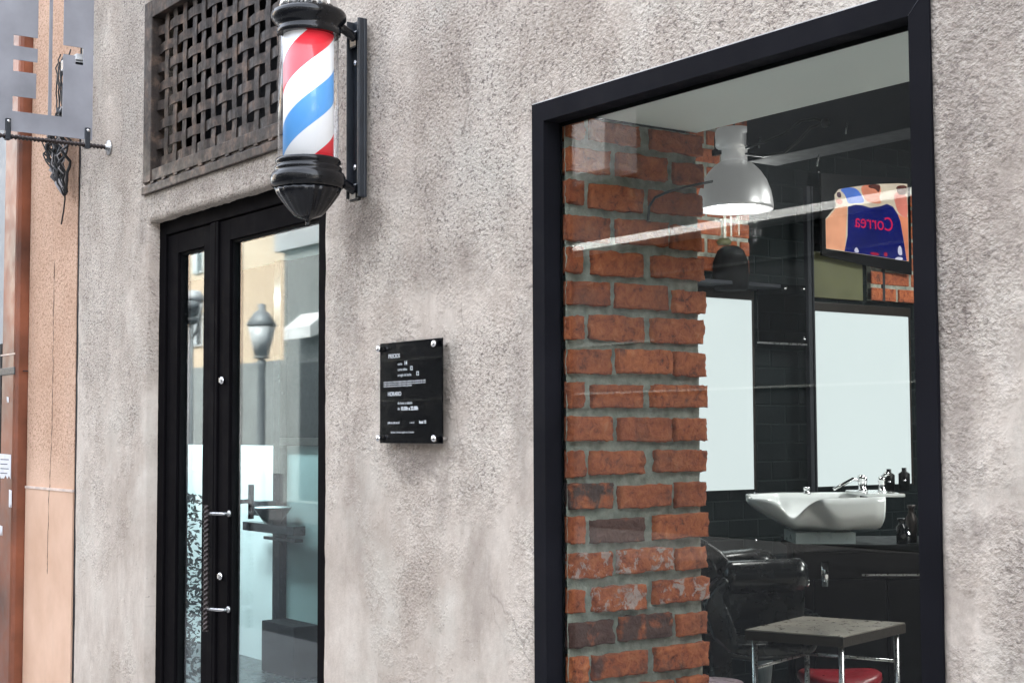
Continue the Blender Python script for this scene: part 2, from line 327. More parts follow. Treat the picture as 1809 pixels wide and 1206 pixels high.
def mb(k): return MB().m(k)
def thing(name, label, cat, loc=(0, 0, 0), group=None, rot=None):
    o = bpy.data.objects.new(name, None); C.objects.link(o); o.location = loc; o['label'] = label; o['category'] = cat
    if group: o['group'] = group
    if rot: o.rotation_euler = rot
    o.empty_display_size = .1
    bpy.context.view_layer.update()
    return o
def tag(o, label, cat, group=None):
    o['label'] = label; o['category'] = cat
    if group: o['group'] = group
    return o
def struct(o): o['kind'] = 'structure'; return o
def text_mesh(name, body, size, mat, parent, M, extr=.0004, mirror=False, space=1.0, bold=0, align='LEFT'):
    cu = bpy.data.curves.new(name, 'FONT'); cu.body = body; cu.size = size; cu.extrude = extr; cu.space_character = space; cu.offset = bold; cu.align_x = align
    t = bpy.data.objects.new(name, cu); C.objects.link(t)
    dg = bpy.context.evaluated_depsgraph_get(); me = bpy.data.meshes.new_from_object(t.evaluated_get(dg))
    bpy.data.objects.remove(t); bpy.data.curves.remove(cu)
    if mirror: me.transform(Matrix.Diagonal((-1, 1, 1, 1))); me.flip_normals()
    me.transform(M)
    me.materials.clear(); me.materials.append(MT[mat]); me.name = name
    o = bpy.data.objects.new(name, me); C.objects.link(o); o.parent = parent
    return o
def join(objs, name):                    # merge meshes of one part
    bm = bmesh.new(); mats = []
    for o in objs:
        n0 = len(bm.faces); bm.from_mesh(o.data); bm.faces.ensure_lookup_table()
        mp = []
        for mt in o.data.materials:
            if mt not in mats: mats.append(mt)
            mp.append(mats.index(mt))
        for f in bm.faces[n0:]: f.material_index = mp[f.material_index]
    me = bpy.data.meshes.new(name); bm.to_mesh(me); bm.free()
    for mt in mats: me.materials.append(mt)
    r = bpy.data.objects.new(name, me); C.objects.link(r); r.parent = objs[0].parent
    for o in objs: bpy.data.objects.remove(o)
    return r
def rebar(a, b, r, pitch=.012):          # ribbed bar
    a, b = Vector(a), Vector(b); L = (b - a).length; n = int(L / pitch * 4)
    return [a.lerp(b, i / n) for i in range(n + 1)], [r * (1 + .22 * max(0, math.sin(i * math.pi / 2 + .4))) for i in range(n + 1)]
def twist(mb_, a, b, r, turns, lobes=2, n=12):   # twisted square-ish bar
    a, b = Vector(a), Vector(b); d = (b - a).normalized(); u = d.orthogonal().normalized(); v = d.cross(u); st = int(turns * 12); rings = []
    for i in range(st + 1):
        p = a.lerp(b, i / st); ph = 2 * math.pi * turns * i / st
        rings.append([mb_.bm.verts.new(p + (u * math.cos(t) + v * math.sin(t)) * r * (1 + .32 * math.cos(lobes * t - ph))) for t in [2 * math.pi * k / n for k in range(n)]])
    for i in range(st):
        for k in range(n):
            f = mb_.bm.faces.new((rings[i][k], rings[i][(k + 1) % n], rings[i + 1][(k + 1) % n], rings[i + 1][k])); f.material_index = mb_.cur; f.smooth = True
    for q in (rings[0][::-1], rings[-1]): mb_.bm.faces.new(q).material_index = mb_.cur
    return mb_
def frame_mat(o, x, y):                  # basis with X=x, Y=y, Z=x cross y at o
    x = Vector(x).normalized(); y = Vector(y).normalized(); z = x.cross(y); M = Matrix.Identity(4)
    for i in range(3): M[i][0] = x[i]; M[i][1] = y[i]; M[i][2] = z[i]; M[i][3] = o[i]
    return M

# ================================================================ SETTING: street
o = mb('asphalt').box((-160, -80, -.4), (60, 40, -.12)).build('road'); struct(o)
o = mb('paving').box((-160, -2.9, -.119), (60, .0, 0), .01).build('sidewalk'); struct(o)

# ================================================================ BARBER SHOP BUILDING
DX0, DX1, DZ1 = -5.55, -4.10, 2.387
WX0, WX1, WZ0, WZ1 = -2.985, -1.748, .62, 2.378
GX0, GX1, GZ0, GZ1 = -5.585, -4.20, 2.51, 3.265
BX0 = -6.335
shop = thing('barbershop_building', 'barbershop front of rough grey stucco with dark door, grille and big window', 'building', (-3.5, 0, 0))
shop_off = Vector((-3.5, 0, 0))
def sub(o, par=shop):                     # parts are modelled in world coordinates: undo the parent's place
    p = par; t = Vector((0, 0, 0))
    while p: t += p.location; p = p.parent
    o.location = -t
    return o
def part(b, name, mat=None, parent=shop): return sub(b.build(name, mat, parent), parent)

def stucco_wall():
    def lines(a, b, cuts, st): 
        xs = [a]
        for c_ in sorted(cuts + [b]):
            n = max(1, int(round((c_ - xs[-1]) / st)))
            x0 = xs[-1]; xs += [x0 + (c_ - x0) * (i + 1) / n for i in range(n)]
        return xs
    xs = lines(BX0, -1.3, [DX0, DX1, WX0, WX1, GX0, GX1], .022) + lines(-1.3, 4, [], .7)[1:]
    zs = lines(0, .4, [.1], .2) + lines(.4, 3.5, [WZ0, WZ1, DZ1, GZ0, GZ1], .022)[1:] + lines(3.5, 16, [], .9)[1:]
    op = [(DX0, DX1, .1, DZ1), (WX0, WX1, WZ0, WZ1), (GX0, GX1, GZ0, GZ1)]
    bm = bmesh.new(); V = {}
    def vert(i, j):
        if (i, j) not in V:
            x, z = xs[i], zs[j]; y = 0
            if .3 < z < 3.6 and x < -1.0:
                y = .004 * noise.noise(Vector((x * 2.1, 0, z * 1.6))) + .0022 * noise.noise(Vector((x * 9, 3, z * 7))) + .0012 * noise.noise(Vector((x * 26, 5, z * 22)))
                for k, (a, b, c_, d) in enumerate(op):
                    e = 1e-4
                    if a - e <= x <= b + e and c_ - e <= z <= d + e and k == 0:
                        jx = .004 * noise.noise(Vector((z * 9, 1, 0))) + .003 * noise.noise(Vector((z * 31, 4, 0))); jz = .005 * noise.noise(Vector((x * 8, 2, 0))) + .004 * noise.noise(Vector((x * 27, 7, 0)))
                        if abs(x - a) < e or abs(x - b) < e: x += jx; y += .004
                        if abs(z - d) < e: z += jz; y += .004
            V[i, j] = bm.verts.new((x, y - .004, z))
        return V[i, j]
    for i in range(len(xs) - 1):
        for j in range(len(zs) - 1):
            cx, cz = (xs[i] + xs[i + 1]) / 2, (zs[j] + zs[j + 1]) / 2
            if any(a < cx < b and c_ < cz < d for a, b, c_, d in op): continue
            bm.faces.new((vert(i, j), vert(i + 1, j), vert(i + 1, j + 1), vert(i, j + 1))).smooth = True
    bd = [e for e in bm.edges if e.is_boundary]
    r = bmesh.ops.extrude_edge_only(bm, edges=bd)
    for v in r['geom']:
        if isinstance(v, bmesh.types.BMVert): v.co.y = .11
    bmesh.ops.recalc_face_normals(bm, faces=bm.faces)
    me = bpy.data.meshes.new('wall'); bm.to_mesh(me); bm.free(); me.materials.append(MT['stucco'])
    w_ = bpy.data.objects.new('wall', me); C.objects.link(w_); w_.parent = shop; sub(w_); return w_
wall = stucco_wall()

# shell behind the stucco: hidden masonry, side walls, roof, floors, ceilings
b = mb('dark')
b.box((BX0, .112, 0), (DX0 - .06, .124, 16)); b.box((DX1 + .0, .112, 0), (-3.4, .3, 2.6)); b.box((-1.70, .112, 0), (4, .3, 3.0))
b.box((WX0 - .4, .112, 0), (WX1 + .1, .3, WZ0)); b.box((BX0, .112, 3.3), (4, .3, 16)); b.box((-4.19, .112, 2.62), (-3.4, .3, 3.29)); b.box((-3.39, .112, 2.62), (4, .3, 3.29))
b.box((-11.2, 6.0, 0), (4, 6.2, 16)); b.box((3.9, .31, 0), (4, 5.99, 16)); b.box((-11.2, .12, 0), (-11.1, 5.99, 16)); b.box((-11.09, .31, 15.8), (3.89, 5.99, 15.99)); b.box((-11.09, .3, 0), (BX0 - .001, .4, 15.8))  # unseen upper walls and roof made tall to keep sun off the road
part(b, 'inner_shell')
part(mb('floor').box((-11.09, .12, .05), (3.89, 5.99, .12)).box((-4.9, .6, .121), (3.88, 5.98, .30)), 'floor')
part(mb('ceil').box((-2.925, .055, 2.362), (3.8, .50, 2.44)), 'window_soffit')
part(mb('beam').box((-3.83, 1.60, 2.535), (3.8, 1.75, 3.04), .004), 'ceiling_beam')
part(mb('beam').box((-3.39, .501, 2.47), (3.8, .56, 3.04)), 'ceiling_step')
part(mb('blackm').box((-4.9, .561, 3.05), (3.88, 5.98, 3.15)), 'salon_ceiling')
part(mb('bouncefloor').box((-3.38, .56, .3005), (3.87, 5.0, .306)), 'bounce_floor')  # unseen pale floor added to bounce light up to the soffit
part(mb('ceil').box((-11.09, .42, 2.62), (-4.95, 2.9, 2.7)), 'entry_ceiling')

# brick pier beside the window
def bricks():
    bm = bmesh.new(); tone = bm.loops.layers.float_color.new('tone')
    def brick(y0, y1, z0, z1, x, sx, sy, t, depth=.07, axis=0):
        K = 12; vm = {}; allv = []
        def gv(i, j, k):
            if (i, j, k) not in vm: vm[i, j, k] = bm.verts.new((i / K - .5, j / K - .5, k / K - .5)); allv.append(vm[i, j, k])
            return vm[i, j, k]
        for i in range(K):
            for j in range(K):
                for s0, fl in ((0, 1), (K, 0)):
                    for ax in range(3):
                        qd = [(i, j), (i + 1, j), (i + 1, j + 1), (i, j + 1)]; qd = qd[::-1] if fl ^ (ax == 1) else qd
                        bm.faces.new([gv(*((s0, p, q_) if ax == 0 else (p, s0, q_) if ax == 1 else (p, q_, s0))) for p, q_ in qd])
        seed = random.random() * 50; fs = set()
        tilt = random.uniform(-.012, .012); off = random.uniform(-.004, .003)
        for v in allv:
            u = Vector(v.co) * 2; rn = u.length; k = (max(abs(u.x), abs(u.y), abs(u.z)))
            q = Vector((u.x, u.y, u.z)); 
            rad = .988 + .012 * (1 - min(1, (rn - 1) / .73))            # soft corners
            q = q * (rad if rn > 1.15 else 1)
            p = Vector((x - depth / 2 + off + q.x * depth / 2, (y0 + y1) / 2 + q.y * (y1 - y0) / 2, (z0 + z1) / 2 + q.z * (z1 - z0) / 2 + q.y * tilt * .08))
            nn = noise.noise_vector(p * 34 + Vector((seed, 0, 0))) * .0038 + noise.noise_vector(p * 85 + Vector((0, seed, 0))) * .0030 + noise.noise_vector(p * 190) * .0016
            v.co = p + nn
            for f in v.link_faces: fs.add(f)
        for f in fs:
            f.smooth = True
            for l in f.loops: l[tone] = t
    PITCH = .0858; z525 = 1.900
    pat = {'A': [(-.06, .183), (.212, .386), (.412, .512)], 'B': [(-.04, .096), (.126, .293), (.332, .512)]}
    soot = {(6, 0): .46, (7, 1): .56, (10, 0): .58, (10, 1): .46, (11, 1): .38, (11, 2): .34, (4, 1): .22}
    salt = {(8, 0): .40, (8, 1): .42, (9, 1): .44, (9, 2): .40}
    for i in range(-6, 22):
        z = z525 - i * PITCH; rw = 'A' if i % 2 == 0 else 'B'
        for j, (a, c_) in enumerate(pat[rw]):
            t = (soot.get((i, j), random.choice((.02, .06, .10, .16, .24))), salt.get((i, j), random.uniform(0, .18)), random.uniform(0, .55) if i < 8 else random.uniform(0, .3), 1)
            zz = z + random.uniform(-.004, .004); h = .0308 + random.uniform(-.0025, .002)
            if zz + h > 2.38: continue
            if zz + h > 2.352: h = (2.352 - (zz - h)) / 2; zz = 2.352 - h
            brick(max(a, .048) + random.uniform(0, .004) if j == 0 else a - .003 + random.uniform(-.005, .005), c_ + .003 + random.uniform(-.006, .005), zz - h, zz + h, -2.914, 1, 1, t)
    me = bpy.data.meshes.new('brick_courses'); bm.to_mesh(me); bm.free(); me.materials.append(MT['brick'])
    return me
def mortar():
    bm = bmesh.new(); ny, nzz = 46, 190; g = []
    for i in range(ny + 1):
        g.append([])
        for j in range(nzz + 1):
            y = .048 + (.504 - .048) * i / ny; z = .3 + 2.058 * j / nzz
            x = -2.9315 + .004 * noise.noise(Vector((y * 22, z * 30, 1))) + .003 * noise.noise(Vector((y * 70, z * 70, 4)))
            g[-1].append(bm.verts.new((x, y, z)))
    for i in range(ny):
        for j in range(nzz): bm.faces.new((g[i][j], g[i + 1][j], g[i + 1][j + 1], g[i][j + 1])).smooth = True
    me = bpy.data.meshes.new('x'); bm.to_mesh(me); bm.free(); me.materials.append(MT['mortar'])
    return me
pm = bpy.data.objects.new('brick_pier', mortar()); C.objects.link(pm); pm.parent = shop; sub(pm)
core = part(mb('mortar').box((-3.39, .113, 0), (-2.946, .500, 2.36)), 'pier_core')
bo = bpy.data.objects.new('brick_courses', bricks()); C.objects.link(bo); bo.parent = pm; bo.location = (0, 0, 0)

# window frame and glass
wf = mb('frame')
fx0, fx1, fz0, fz1, t_ = -2.99, -1.742, .60, 2.385, .049
wf.prism([(fx0, fz1), (fx1, fz1), (fx1 - t_, fz1 - t_), (fx0 + t_, fz1 - t_)], .058, frame_mat((0, .046, 0), (1, 0, 0), (0, 0, 1)))
wf.prism([(fx0, fz0), (fx1, fz0), (fx1 - t_, fz0 + t_), (fx0 + t_, fz0 + t_)], .058, frame_mat((0, .046, 0), (1, 0, 0), (0, 0, 1)))
wf.prism([(fx0, fz0), (fx0 + t_, fz0 + t_), (fx0 + t_, fz1 - t_), (fx0, fz1)], .058, frame_mat((0, .046, 0), (1, 0, 0), (0, 0, 1)))
wf.prism([(fx1, fz0), (fx1 - t_, fz0 + t_), (fx1 - t_, fz1 - t_), (fx1, fz1)], .058, frame_mat((0, .046, 0), (1, 0, 0), (0, 0, 1)))
window = part(wf, 'window')
part(mb('winglass').box((fx0 + t_ - .004, .034, fz0 + t_ - .004), (fx1 - t_ + .004, .039, fz1 - t_ + .004)), 'glass', parent=window)
part(mb('blackm').box((fx0 + t_, .040, fz0 + t_), (fx0 + t_ + .004, .0455, fz1 - t_)).box((fx1 - t_ - .004, .040, fz0 + t_), (fx1 - t_, .0455, fz1 - t_)).box((fx0 + t_ + .0041, .040, fz1 - t_ - .009), (fx1 - t_ - .0041, .0455, fz1 - t_)), 'gasket', parent=window)
part(mb('joint').tube([(fx1, -.0123, fz1), (fx1 - t_, -.0123, fz1 - t_)], .0007, 5), 'mitre_joint', parent=window)
part(mb('edge_line').box((fx0 - .0035, -.0075, fz0), (fx0 - .0003, .01, fz1)).box((fx0 - .0035, -.0075, fz1 + .0003), (fx1 + .003, .01, fz1 + .0040)), 'edge_line', parent=window)  # pale strip along the left and top edges of the frame

# door
dr = mb('doorm')
def bar(x0, x1, z0, z1, y0=.045, y1=.10, bev=.003): dr.box((x0, y0, z0), (x1, y1, z1), bev)
bar(-5.553, -5.487, .1, 2.40, .043); bar(-5.485, -5.447, .1, 2.328, .052); bar(-5.486, -4.098, 2.332, 2.40, .043); bar(-4.160, -4.098, .1, 2.330, .043)
door = part(dr, 'door')
def leaf(name, x0, x1, st, z0=.12, z1=2.326, y=.048):
    d = mb('doorm'); gx0, gx1 = x0 + st[0], x1 - st[1]; gz1 = z1 - .075
    d.box((x0, y, z0), (gx0, y + .05, z1), .003); d.box((gx1, y, z0), (x1, y + .05, z1), .003)
    d.box((gx0 + .0003, y + .0004, gz1), (gx1 - .0003, y + .0496, z1), 0); d.box((gx0 + .0003, y + .0004, z0), (gx1 - .0003, y + .0496, z0 + .12), 0)
    d.m('blackm').box((gx0 + .0004, y + .012, z0 + .121), (gx0 + .008, y + .045, gz1 - .0004)); d.box((gx1 - .008, y + .012, z0 + .121), (gx1 - .0004, y + .045, gz1 - .0004))
    d.box((gx0 + .0085, y + .012, gz1 - .010), (gx1 - .0085, y + .045, gz1 - .0005))
    l = part(d, name, parent=door)
    g = part(mb('doorglass').box((gx0 + .006, y + .022, z0 + .13), (gx1 - .006, y + .028, gz1 - .006)), 'door_glass', parent=door)
    return l
leaf('door_leaf', -5.445, -5.066, (.068, .070))
leaf('door_leaf', -4.994, -4.162, (.085, .075))
part(mb('doorm').box((-5.064, .040, .12), (-4.996, .098, 2.329), .004).box((-5.022, .0385, .12), (-5.018, .0399, 2.329)), 'meeting_stile', parent=door)
h = mb('darkst'); twist(h, (-4.960, -.012, 1.292), (-4.960, -.012, .842), .0085, 26)
for z in (1.262, .922): h.m('steel').tube([(-4.960, -.012, z), (-4.93, .0, z), (-4.902, .012, z), (-4.893, .022, z), (-4.893, .047, z)], .0062, 12); h.m('steel').lathe([(.0115, 0), (.0115, .006), (.006, .008)], n=20, M=frame_mat((-4.893, .048, z), (1, 0, 0), (0, 0, 1)))
part(h, 'pull_handle', parent=door)
for z in (1.741, 1.035):
    l = mb('chrome').lathe([(.014, 0), (.014, .008), (.011, .012), (.0, .012)], n=20, M=frame_mat((-4.955, .048, z), (1, 0, 0), (0, 0, 1))).m('steel').box((-4.9575, .030, z - .008), (-4.9525, .036, z + .008), .001)
    part(l, 'lock', parent=door)
ih = mb('black').tube([(-4.945, .098, 1.30), (-4.978, .165, 1.30)], .008, 12).tube([(-4.978, .172, 1.36), (-4.978, .172, 1.235)], .011, 12)
part(ih, 'inner_handle', parent=door)
part(mb('paving').box((DX0, -.02, .02), (DX1, .11, .098), .006), 'door_step')

# woven vent grille
gr = mb('grille')
yb = .03
gr.box((-5.593, -.014, 2.545), (-5.516, .05, 3.20 + .073), .003)          # left bar
gr.box((-5.515, -.014, 3.203), (-4.19, .05, 3.273), .003); gr.box((-4.27, -.0135, 2.605), (-4.192, .05, 3.202), .003)
gr.box((-5.515, -.010, 2.545), (-4.192, .05, 2.592), .003)
gr.box((-5.593, -.020, 2.497), (-4.19, .05, 2.530), .004)
gr.box((-5.588, -.003, 2.531), (-4.195, .05, 2.544))
for i in range(12): gr.box((-5.52 + i * .115, -.0121, 2.537), (-5.49 + i * .115, -.0005, 2.5445))
grille = part(gr, 'vent_grille')
sl = mb('grille')
def strip(p0, p1, half, amp, ph, period, vertical):
    L = p1 - p0; n = int(L / period * 8); vs1 = []
    for i in range(n + 1):
        s_ = p0 + L * i / n; y = .016 + amp * math.tanh(1.6 * math.sin(math.pi * (s_ - ph) / period)) + random.uniform(-.0004, .0004)
        vs1.append((s_, y))
    for sgn in (0,):
        pass
    rows = []
    for s_, y in vs1:
        if vertical: c_ = [(vertical_pos - half, y - .0012, s_), (vertical_pos + half, y - .0012, s_), (vertical_pos + half, y + .0012, s_), (vertical_pos - half, y + .0012, s_)]
        else: c_ = [(s_, y - .0012, vertical_pos - half), (s_, y - .0012, vertical_pos + half), (s_, y + .0012, vertical_pos + half), (s_, y + .0012, vertical_pos - half)]
        rows.append([sl.bm.verts.new(v) for v in c_])
    for a_, b_ in zip(rows, rows[1:]):
        for k in range(4): f = sl.bm.faces.new((a_[k], a_[(k + 1) % 4], b_[(k + 1) % 4], b_[k])); f.smooth = False
VP_, HP_ = .0885, .0760
for i in range(15):
    vertical_pos = -5.432 + i * VP_ + random.uniform(-.004, .004)
    if vertical_pos > -4.24: break
    strip(2.555, 3.215, .0185, .0065 * (1 if i % 2 else -1), 3.138, HP_, True) if False else strip(2.575, 3.215, .0185, 0.0012 * (1 if i % 2 else -1), 3.138 - HP_ / 2, HP_, True)
for j in range(9):
    vertical_pos = 3.150 - j * HP_ + random.uniform(-.003, .003)
    if vertical_pos < 2.57: break
    strip(-5.53, -4.19, .0185, .004 * (-1 if j % 2 else 1), -5.432 - VP_ / 2, VP_, False)
part(sl, 'woven_slats', parent=grille)
part(mb('dark').box((-5.60, .25, 2.48), (-4.18, .26, 3.3)), 'vent_box')

# ---------------- inside: walls
part(mb('block').box((-5.0, 2.0, .12), (-4.92, 5.99, 3.05)), 'block_wall')
part(mb('blackm').box((-5.0, 5.9, .3), (3.8, 5.98, 3.05)), 'back_wall')
part(mb('white').box((-11.0, 1.98, .12), (-8.30, 2.06, 1.47)), 'white_wall')
part(mb('blackm').box((-11.0, 1.98, 1.471), (-5.001, 2.06, 2.62)), 'dark_upper_wall')  # upper wall coloured dark so street reflections show in the door glass
part(mb('edge').box((-8.209, 1.93, 1.475), (-5.001, 1.979, 1.52)), 'dado_rail')
part(mb('black').box((-8.299, 1.93, .12), (-8.21, 2.06, 2.62)), 'corner_post')
part(mb('entrygrey').box((-8.209, 1.98, .12), (-5.001, 2.06, 1.47)), 'entry_wall')
# olive board and right brick strip: mirror reflections built as solid parts
part(mb('olive').box((-4.919, 3.08, 2.195), (-4.90, 3.47, 2.42), .003), 'olive_board')
def far_brick(y0, y1, z0, z1, nm):
    bm = bmesh.new(); tone = bm.loops.layers.float_color.new('tone'); z = z0; r_ = 0
    M_ = MB(); M_.bm.free(); M_.bm = bm; M_.m('brick')
    while z < z1 - .05:
        y = y0 - (r_ % 2) * .1
        while y < y1:
            a, c_ = max(y, y0), min(y + .185, y1)
            if c_ - a > .03:
                n0 = len(bm.faces); bm.faces.ensure_lookup_table(); M_.box((-4.919, a, z), (-4.885 + random.uniform(-.004, .004), c_, z + .064), .005); bm.faces.ensure_lookup_table()
                t = (random.uniform(0, .2), random.uniform(0, .2), random.uniform(0, .5), 1)
                for f in bm.faces[n0:]:
                    for l in f.loops: l[tone] = t
            y += .205
        z += .083; r_ += 1
    M_.m('mortar').box((-4.918, y0, z0), (-4.893, y1, z1))
    return part(M_, nm)
far_brick(2.30, 2.665, 2.28, 3.04, 'inner_brick_strip'); far_brick(3.52, 4.15, 2.20, 2.80, 'inner_brick_strip')

# ================================================================ NEIGHBOUR on the left
nb = thing('neighbour_building', 'peach rendered house wall with rougher upper part left of the grey barbershop', 'building', (-8, 0, 0))
def npart(b, name, mat=None, parent=nb): return sub(b.build(name, mat, parent), parent)
b = mb('peach').box((-7.08, .012, 0), (-6.425, .5, 1.292)).box((-7.08, .016, 1.304), (-6.425, .5, 12)).box((-7.39, .10, 0), (-7.08, .5, 12))
npart(b, 'wall')
npart(mb('cementw').box((-7.08, .009, 1.2925), (-6.425, .4, 1.3035)), 'plinth_line')
npart(mb('dark').box((-6.424, .019, 0), (-6.336, .4, 12)), 'joint')
npart(mb('shutter').box((-30, .06, 0), (-7.40, .5, 12)), 'grey_return')
npart(mb('dark').box((-7.62, .0, 0), (-7.45, .059, 2.0)), 'dark_door_edge')

dp = thing('drainpipe', 'rusty brown square drainpipe with torn stickers, on the peach wall', 'drainpipe', (-7.25, .02, 0))
def dpart(b, name, mat=None, parent=dp): return sub(b.build(name, mat, parent), parent)
pb = MB().m('pipe'); rr = random.Random(3)
pb.box((-7.305, -.045, 0), (-7.09, .095, 7.9), .02)
dpart(pb, 'pipe')
dpart(mb('bracket').box((-7.32, -.050, 1.835), (-7.08, -.0455, 1.870), .002).box((-7.079, -.01, 1.848), (-7.06, .009, 1.853)), 'clamp')
dpart(mb('cementw').box((-7.31, -.0475, 1.93), (-7.085, -.0455, 1.937)), 'paint_line')
def poster(x0, x1, z0, z1, label, y=-.0462, torn=4, lines_=3):
    st = mb('paper'); n = 7; pts = [(x0, z1), (x1, z1 - .004)]; pts += [(x1 - (x1 - x0) * i / n, z0 + rr.uniform(0, .03) * (i % 2)) for i in range(n + 1)]
    st.prism(pts, .0012, frame_mat((0, y, 0), (1, 0, 0), (0, 0, 1)))
    st.m('ink')
    for k in range(lines_): st.box((x0 + .02, y - .0016, z1 - .03 - .022 * k), (x1 - .03 - .02 * (k % 2), y - .0013, z1 - .026 - .022 * k))
    return tag(st.build('torn_paper'), label, 'paper')
poster(-7.30, -7.12, 1.335, 1.455, 'torn white paper notice with print on the brown drainpipe', lines_=4)
poster(-7.375, -7.307, 1.455, 1.66, 'narrow white paper strip at the left edge of the drainpipe', y=-.004, lines_=2)
poster(-7.29, -7.235, 1.06, 1.11, 'dirty paper remnant low on the brown drainpipe', lines_=0)
poster(-7.20, -7.17, 1.70, 1.73, 'tiny paper scrap just below the drainpipe clamp', lines_=0)
poster(-7.14, -7.10, 1.20, 1.285, 'small torn paper scrap low on the drainpipe', lines_=0)
tag(mb('white').box((-7.153, .001, 2.03), (-7.115, .0155, 2.19), .003).build('junction_box'), 'small white box on the peach wall beside the drainpipe', 'box')

# cable bundle hanging at the joint
cb_ = thing('cable_bundle', 'tangled black cables hanging over the joint below the metal sign', 'cables', (-6.45, -.02, 2.8))
for k in range(26):
    x = -6.52 + rr.uniform(-.07, .09); pts = []
    bulge = rr.uniform(-.10, .07)
    for i in range(15):
        t = i / 14; z = 3.02 - .40 * t + rr.uniform(-.008, .008)
        pts.append((x + bulge * math.sin(math.pi * t) + (-6.44 - x) * (t ** 2) * .75 + rr.uniform(-.007, .007), -.03 - .05 * math.sin(math.pi * t) * rr.random(), z))
    o = mb('lblack' if k % 6 else 'lwhite').tube(pts, rr.uniform(.003, .0075), 6).build('cable', None, cb_); sub(o, cb_)
for k in range(9):
    pts = [(-6.66 + .018 * k * .9 + rr.uniform(-.02, .02), .004, 3.30 - .05 * rr.random())]
    x, z = pts[0][0], pts[0][2]
    for i in range(12):
        z -= .03; x += rr.uniform(-.004, .012); pts.append((x, -.008 + rr.uniform(-.006, .004), z))
    o = mb('lblack').tube(pts, .0035, 5).build('cable', None, cb_); sub(o, cb_)
o = mb('lblack').tube([(-6.47, -.03, 2.66), (-6.49, -.02, 2.60), (-6.53, -.012, 2.55), (-6.58, -.004, 2.50)], .004, 5).build('cable', None, cb_); sub(o, cb_)
# crack and rusty hook marks on peach wall
cr = mb('edge'); pts = []
z = 2.35; x = -6.72
while z > .9:
    pts.append((x, .0145 if z > 1.3 else .0105, z)); z -= .016; x += rr.uniform(-.0045, .0045)
npart(cr.tube(pts, [rr.uniform(.0002, .0014) for _ in pts], 5), 'crack')

# ================================================================ HANGING SHEET SIGN
sg = thing('hanging_sign', 'grey sheet metal sign with cut-out letters projecting from the stucco wall', 'sign', (-6.0, 0, 2.75))
def spart(b, name, mat=None, parent=sg): return sub(b.build(name, mat, parent), parent)
MS = frame_mat((-6.002, 0, 0), (0, 1, 0), (0, 0, 1))          # local x = world y, local y = world z, extrude +x
def sy(px): return -.459 + (px) * (.459 - .076) / 165.0
def sz(py, px=80): return 3.345 - (py / 235.0) * (3.345 - 2.788)
pl = mb('sign')
def q(x0, x1, y0, y1):                                          # pixel-like units of the plate -> rectangle
    return [(sy(x0), sz(y1)), (sy(x1), sz(y1)), (sy(x1), sz(y0)), (sy(x0), sz(y0))]
TOP = -190
for r_ in ((-150, 165, 203, 238), (-150, 21, TOP, 203), (21, 64, TOP, 70), (21, 64, 89, 113), (21, 62, 133, 177), (84, 90, TOP, 203), (110, 165, TOP, 75), (146.5, 165, 75, 106), (110, 132, 91, 203), (132, 165, 106, 203), (-150, 165, TOP - 30, TOP)):
    pl.prism(q(*r_), .004, MS)
spart(pl, 'sheet')
rb = mb('darkst'); twist(rb, (-6.0, -.001, 2.757), (-6.0, -.86, 2.757), .0085, 55)
spart(rb, 'rod')
spart(mb('steel').lathe([(.032, 0), (.032, .006), (.014, .010), (.012, .02)], n=24, M=frame_mat((-6.0, -.001, 2.757), (1, 0, 0), (0, 0, 1))), 'wall_plate')
for y in (-.098, -.428, -.76):
    spart(mb('bracket').box((-6.012, y - .011, 2.742), (-5.988, y + .011, 2.83), .003).m('chrome').lathe([(.007, 0), (.006, .004), (0, .005)], n=12, M=frame_mat((-5.988, y, 2.818), (0, 1, 0), (0, 0, 1))), 'clip')
rod2 = mb('darkst'); twist(rod2, (-6.0, -.001, 3.9), (-6.0, -.86, 3.9), .0085, 40); spart(rod2, 'rod')
# small spot lamp behind the notch
tag(mb('white').box((-6.10, -.13, 3.13), (-6.05, -.055, 3.155), .004).m('black').box((-6.10, -.18, 3.08), (-6.06, -.07, 3.125), .004).build('junction_box', None), 'small black and white box behind the notch of the metal sign', 'box')

# ================================================================ BARBER POLE
PX_, PY_ = -3.845, -.20
bp = thing('barber_pole', 'barber pole with red, white and blue stripes in a clear tube', 'barber pole', (PX_, PY_, 2.2))
def bpart(b, name, mat=None, z=0, parent=bp):
    o = b.build(name, mat, parent); o.location = (0, 0, z); return o
bpart(mb('stripes').lathe([(.0745, .11), (.0745, .58)], n=64), 'striped_drum')
bpart(mb('tube').lathe([(.0895, .135), (.0895, .555)], n=64), 'glass_tube')
bpart(mb('black').lathe([(.093, .155), (.0965, .150), (.0965, .143), (.092, .139), (.092, .134), (.099, .130), (.0995, .122), (.096, .118), (.106, .112), (.1105, .102), (.1105, .080), (.106, .074), (.100, .068)], n=64), 'lower_collar')
bpart(mb('black').lathe([(.098, .0675), (.090, .050), (.070, .022), (.054, .002), (.040, -.012), (.018, -.020), (.008, -.024), (.006, -.034), (.0075, -.038), (.006, -.042), (.0, -.043)], n=120, flute=20, fl=.014), 'bottom_bowl')
bpart(mb('black').lathe([(.092, .525), (.095, .530), (.095, .540), (.091, .545), (.091, .552), (.101, .560), (.106, .568), (.1112, .574), (.1115, .588), (.107, .596), (.098, .599), (.090, .602), (.0, .602)], n=64), 'upper_collar')
bpart(mb('chrome').lathe([(.086, .6025), (.080, .625), (.066, .665), (.055, .690), (.050, .71), (.030, .73), (.016, .75), (.020, .765), (.012, .785), (.0, .79)], n=120, flute=16, fl=.05), 'finial')
br = mb('bracket').box((-.036, .168, .055), (.036, .180, .60), .003).box((.026, .150, .055), (.036, .168, .60), .003)
br.box((-.032, .146, .055), (-.028, .17, .60), .001)
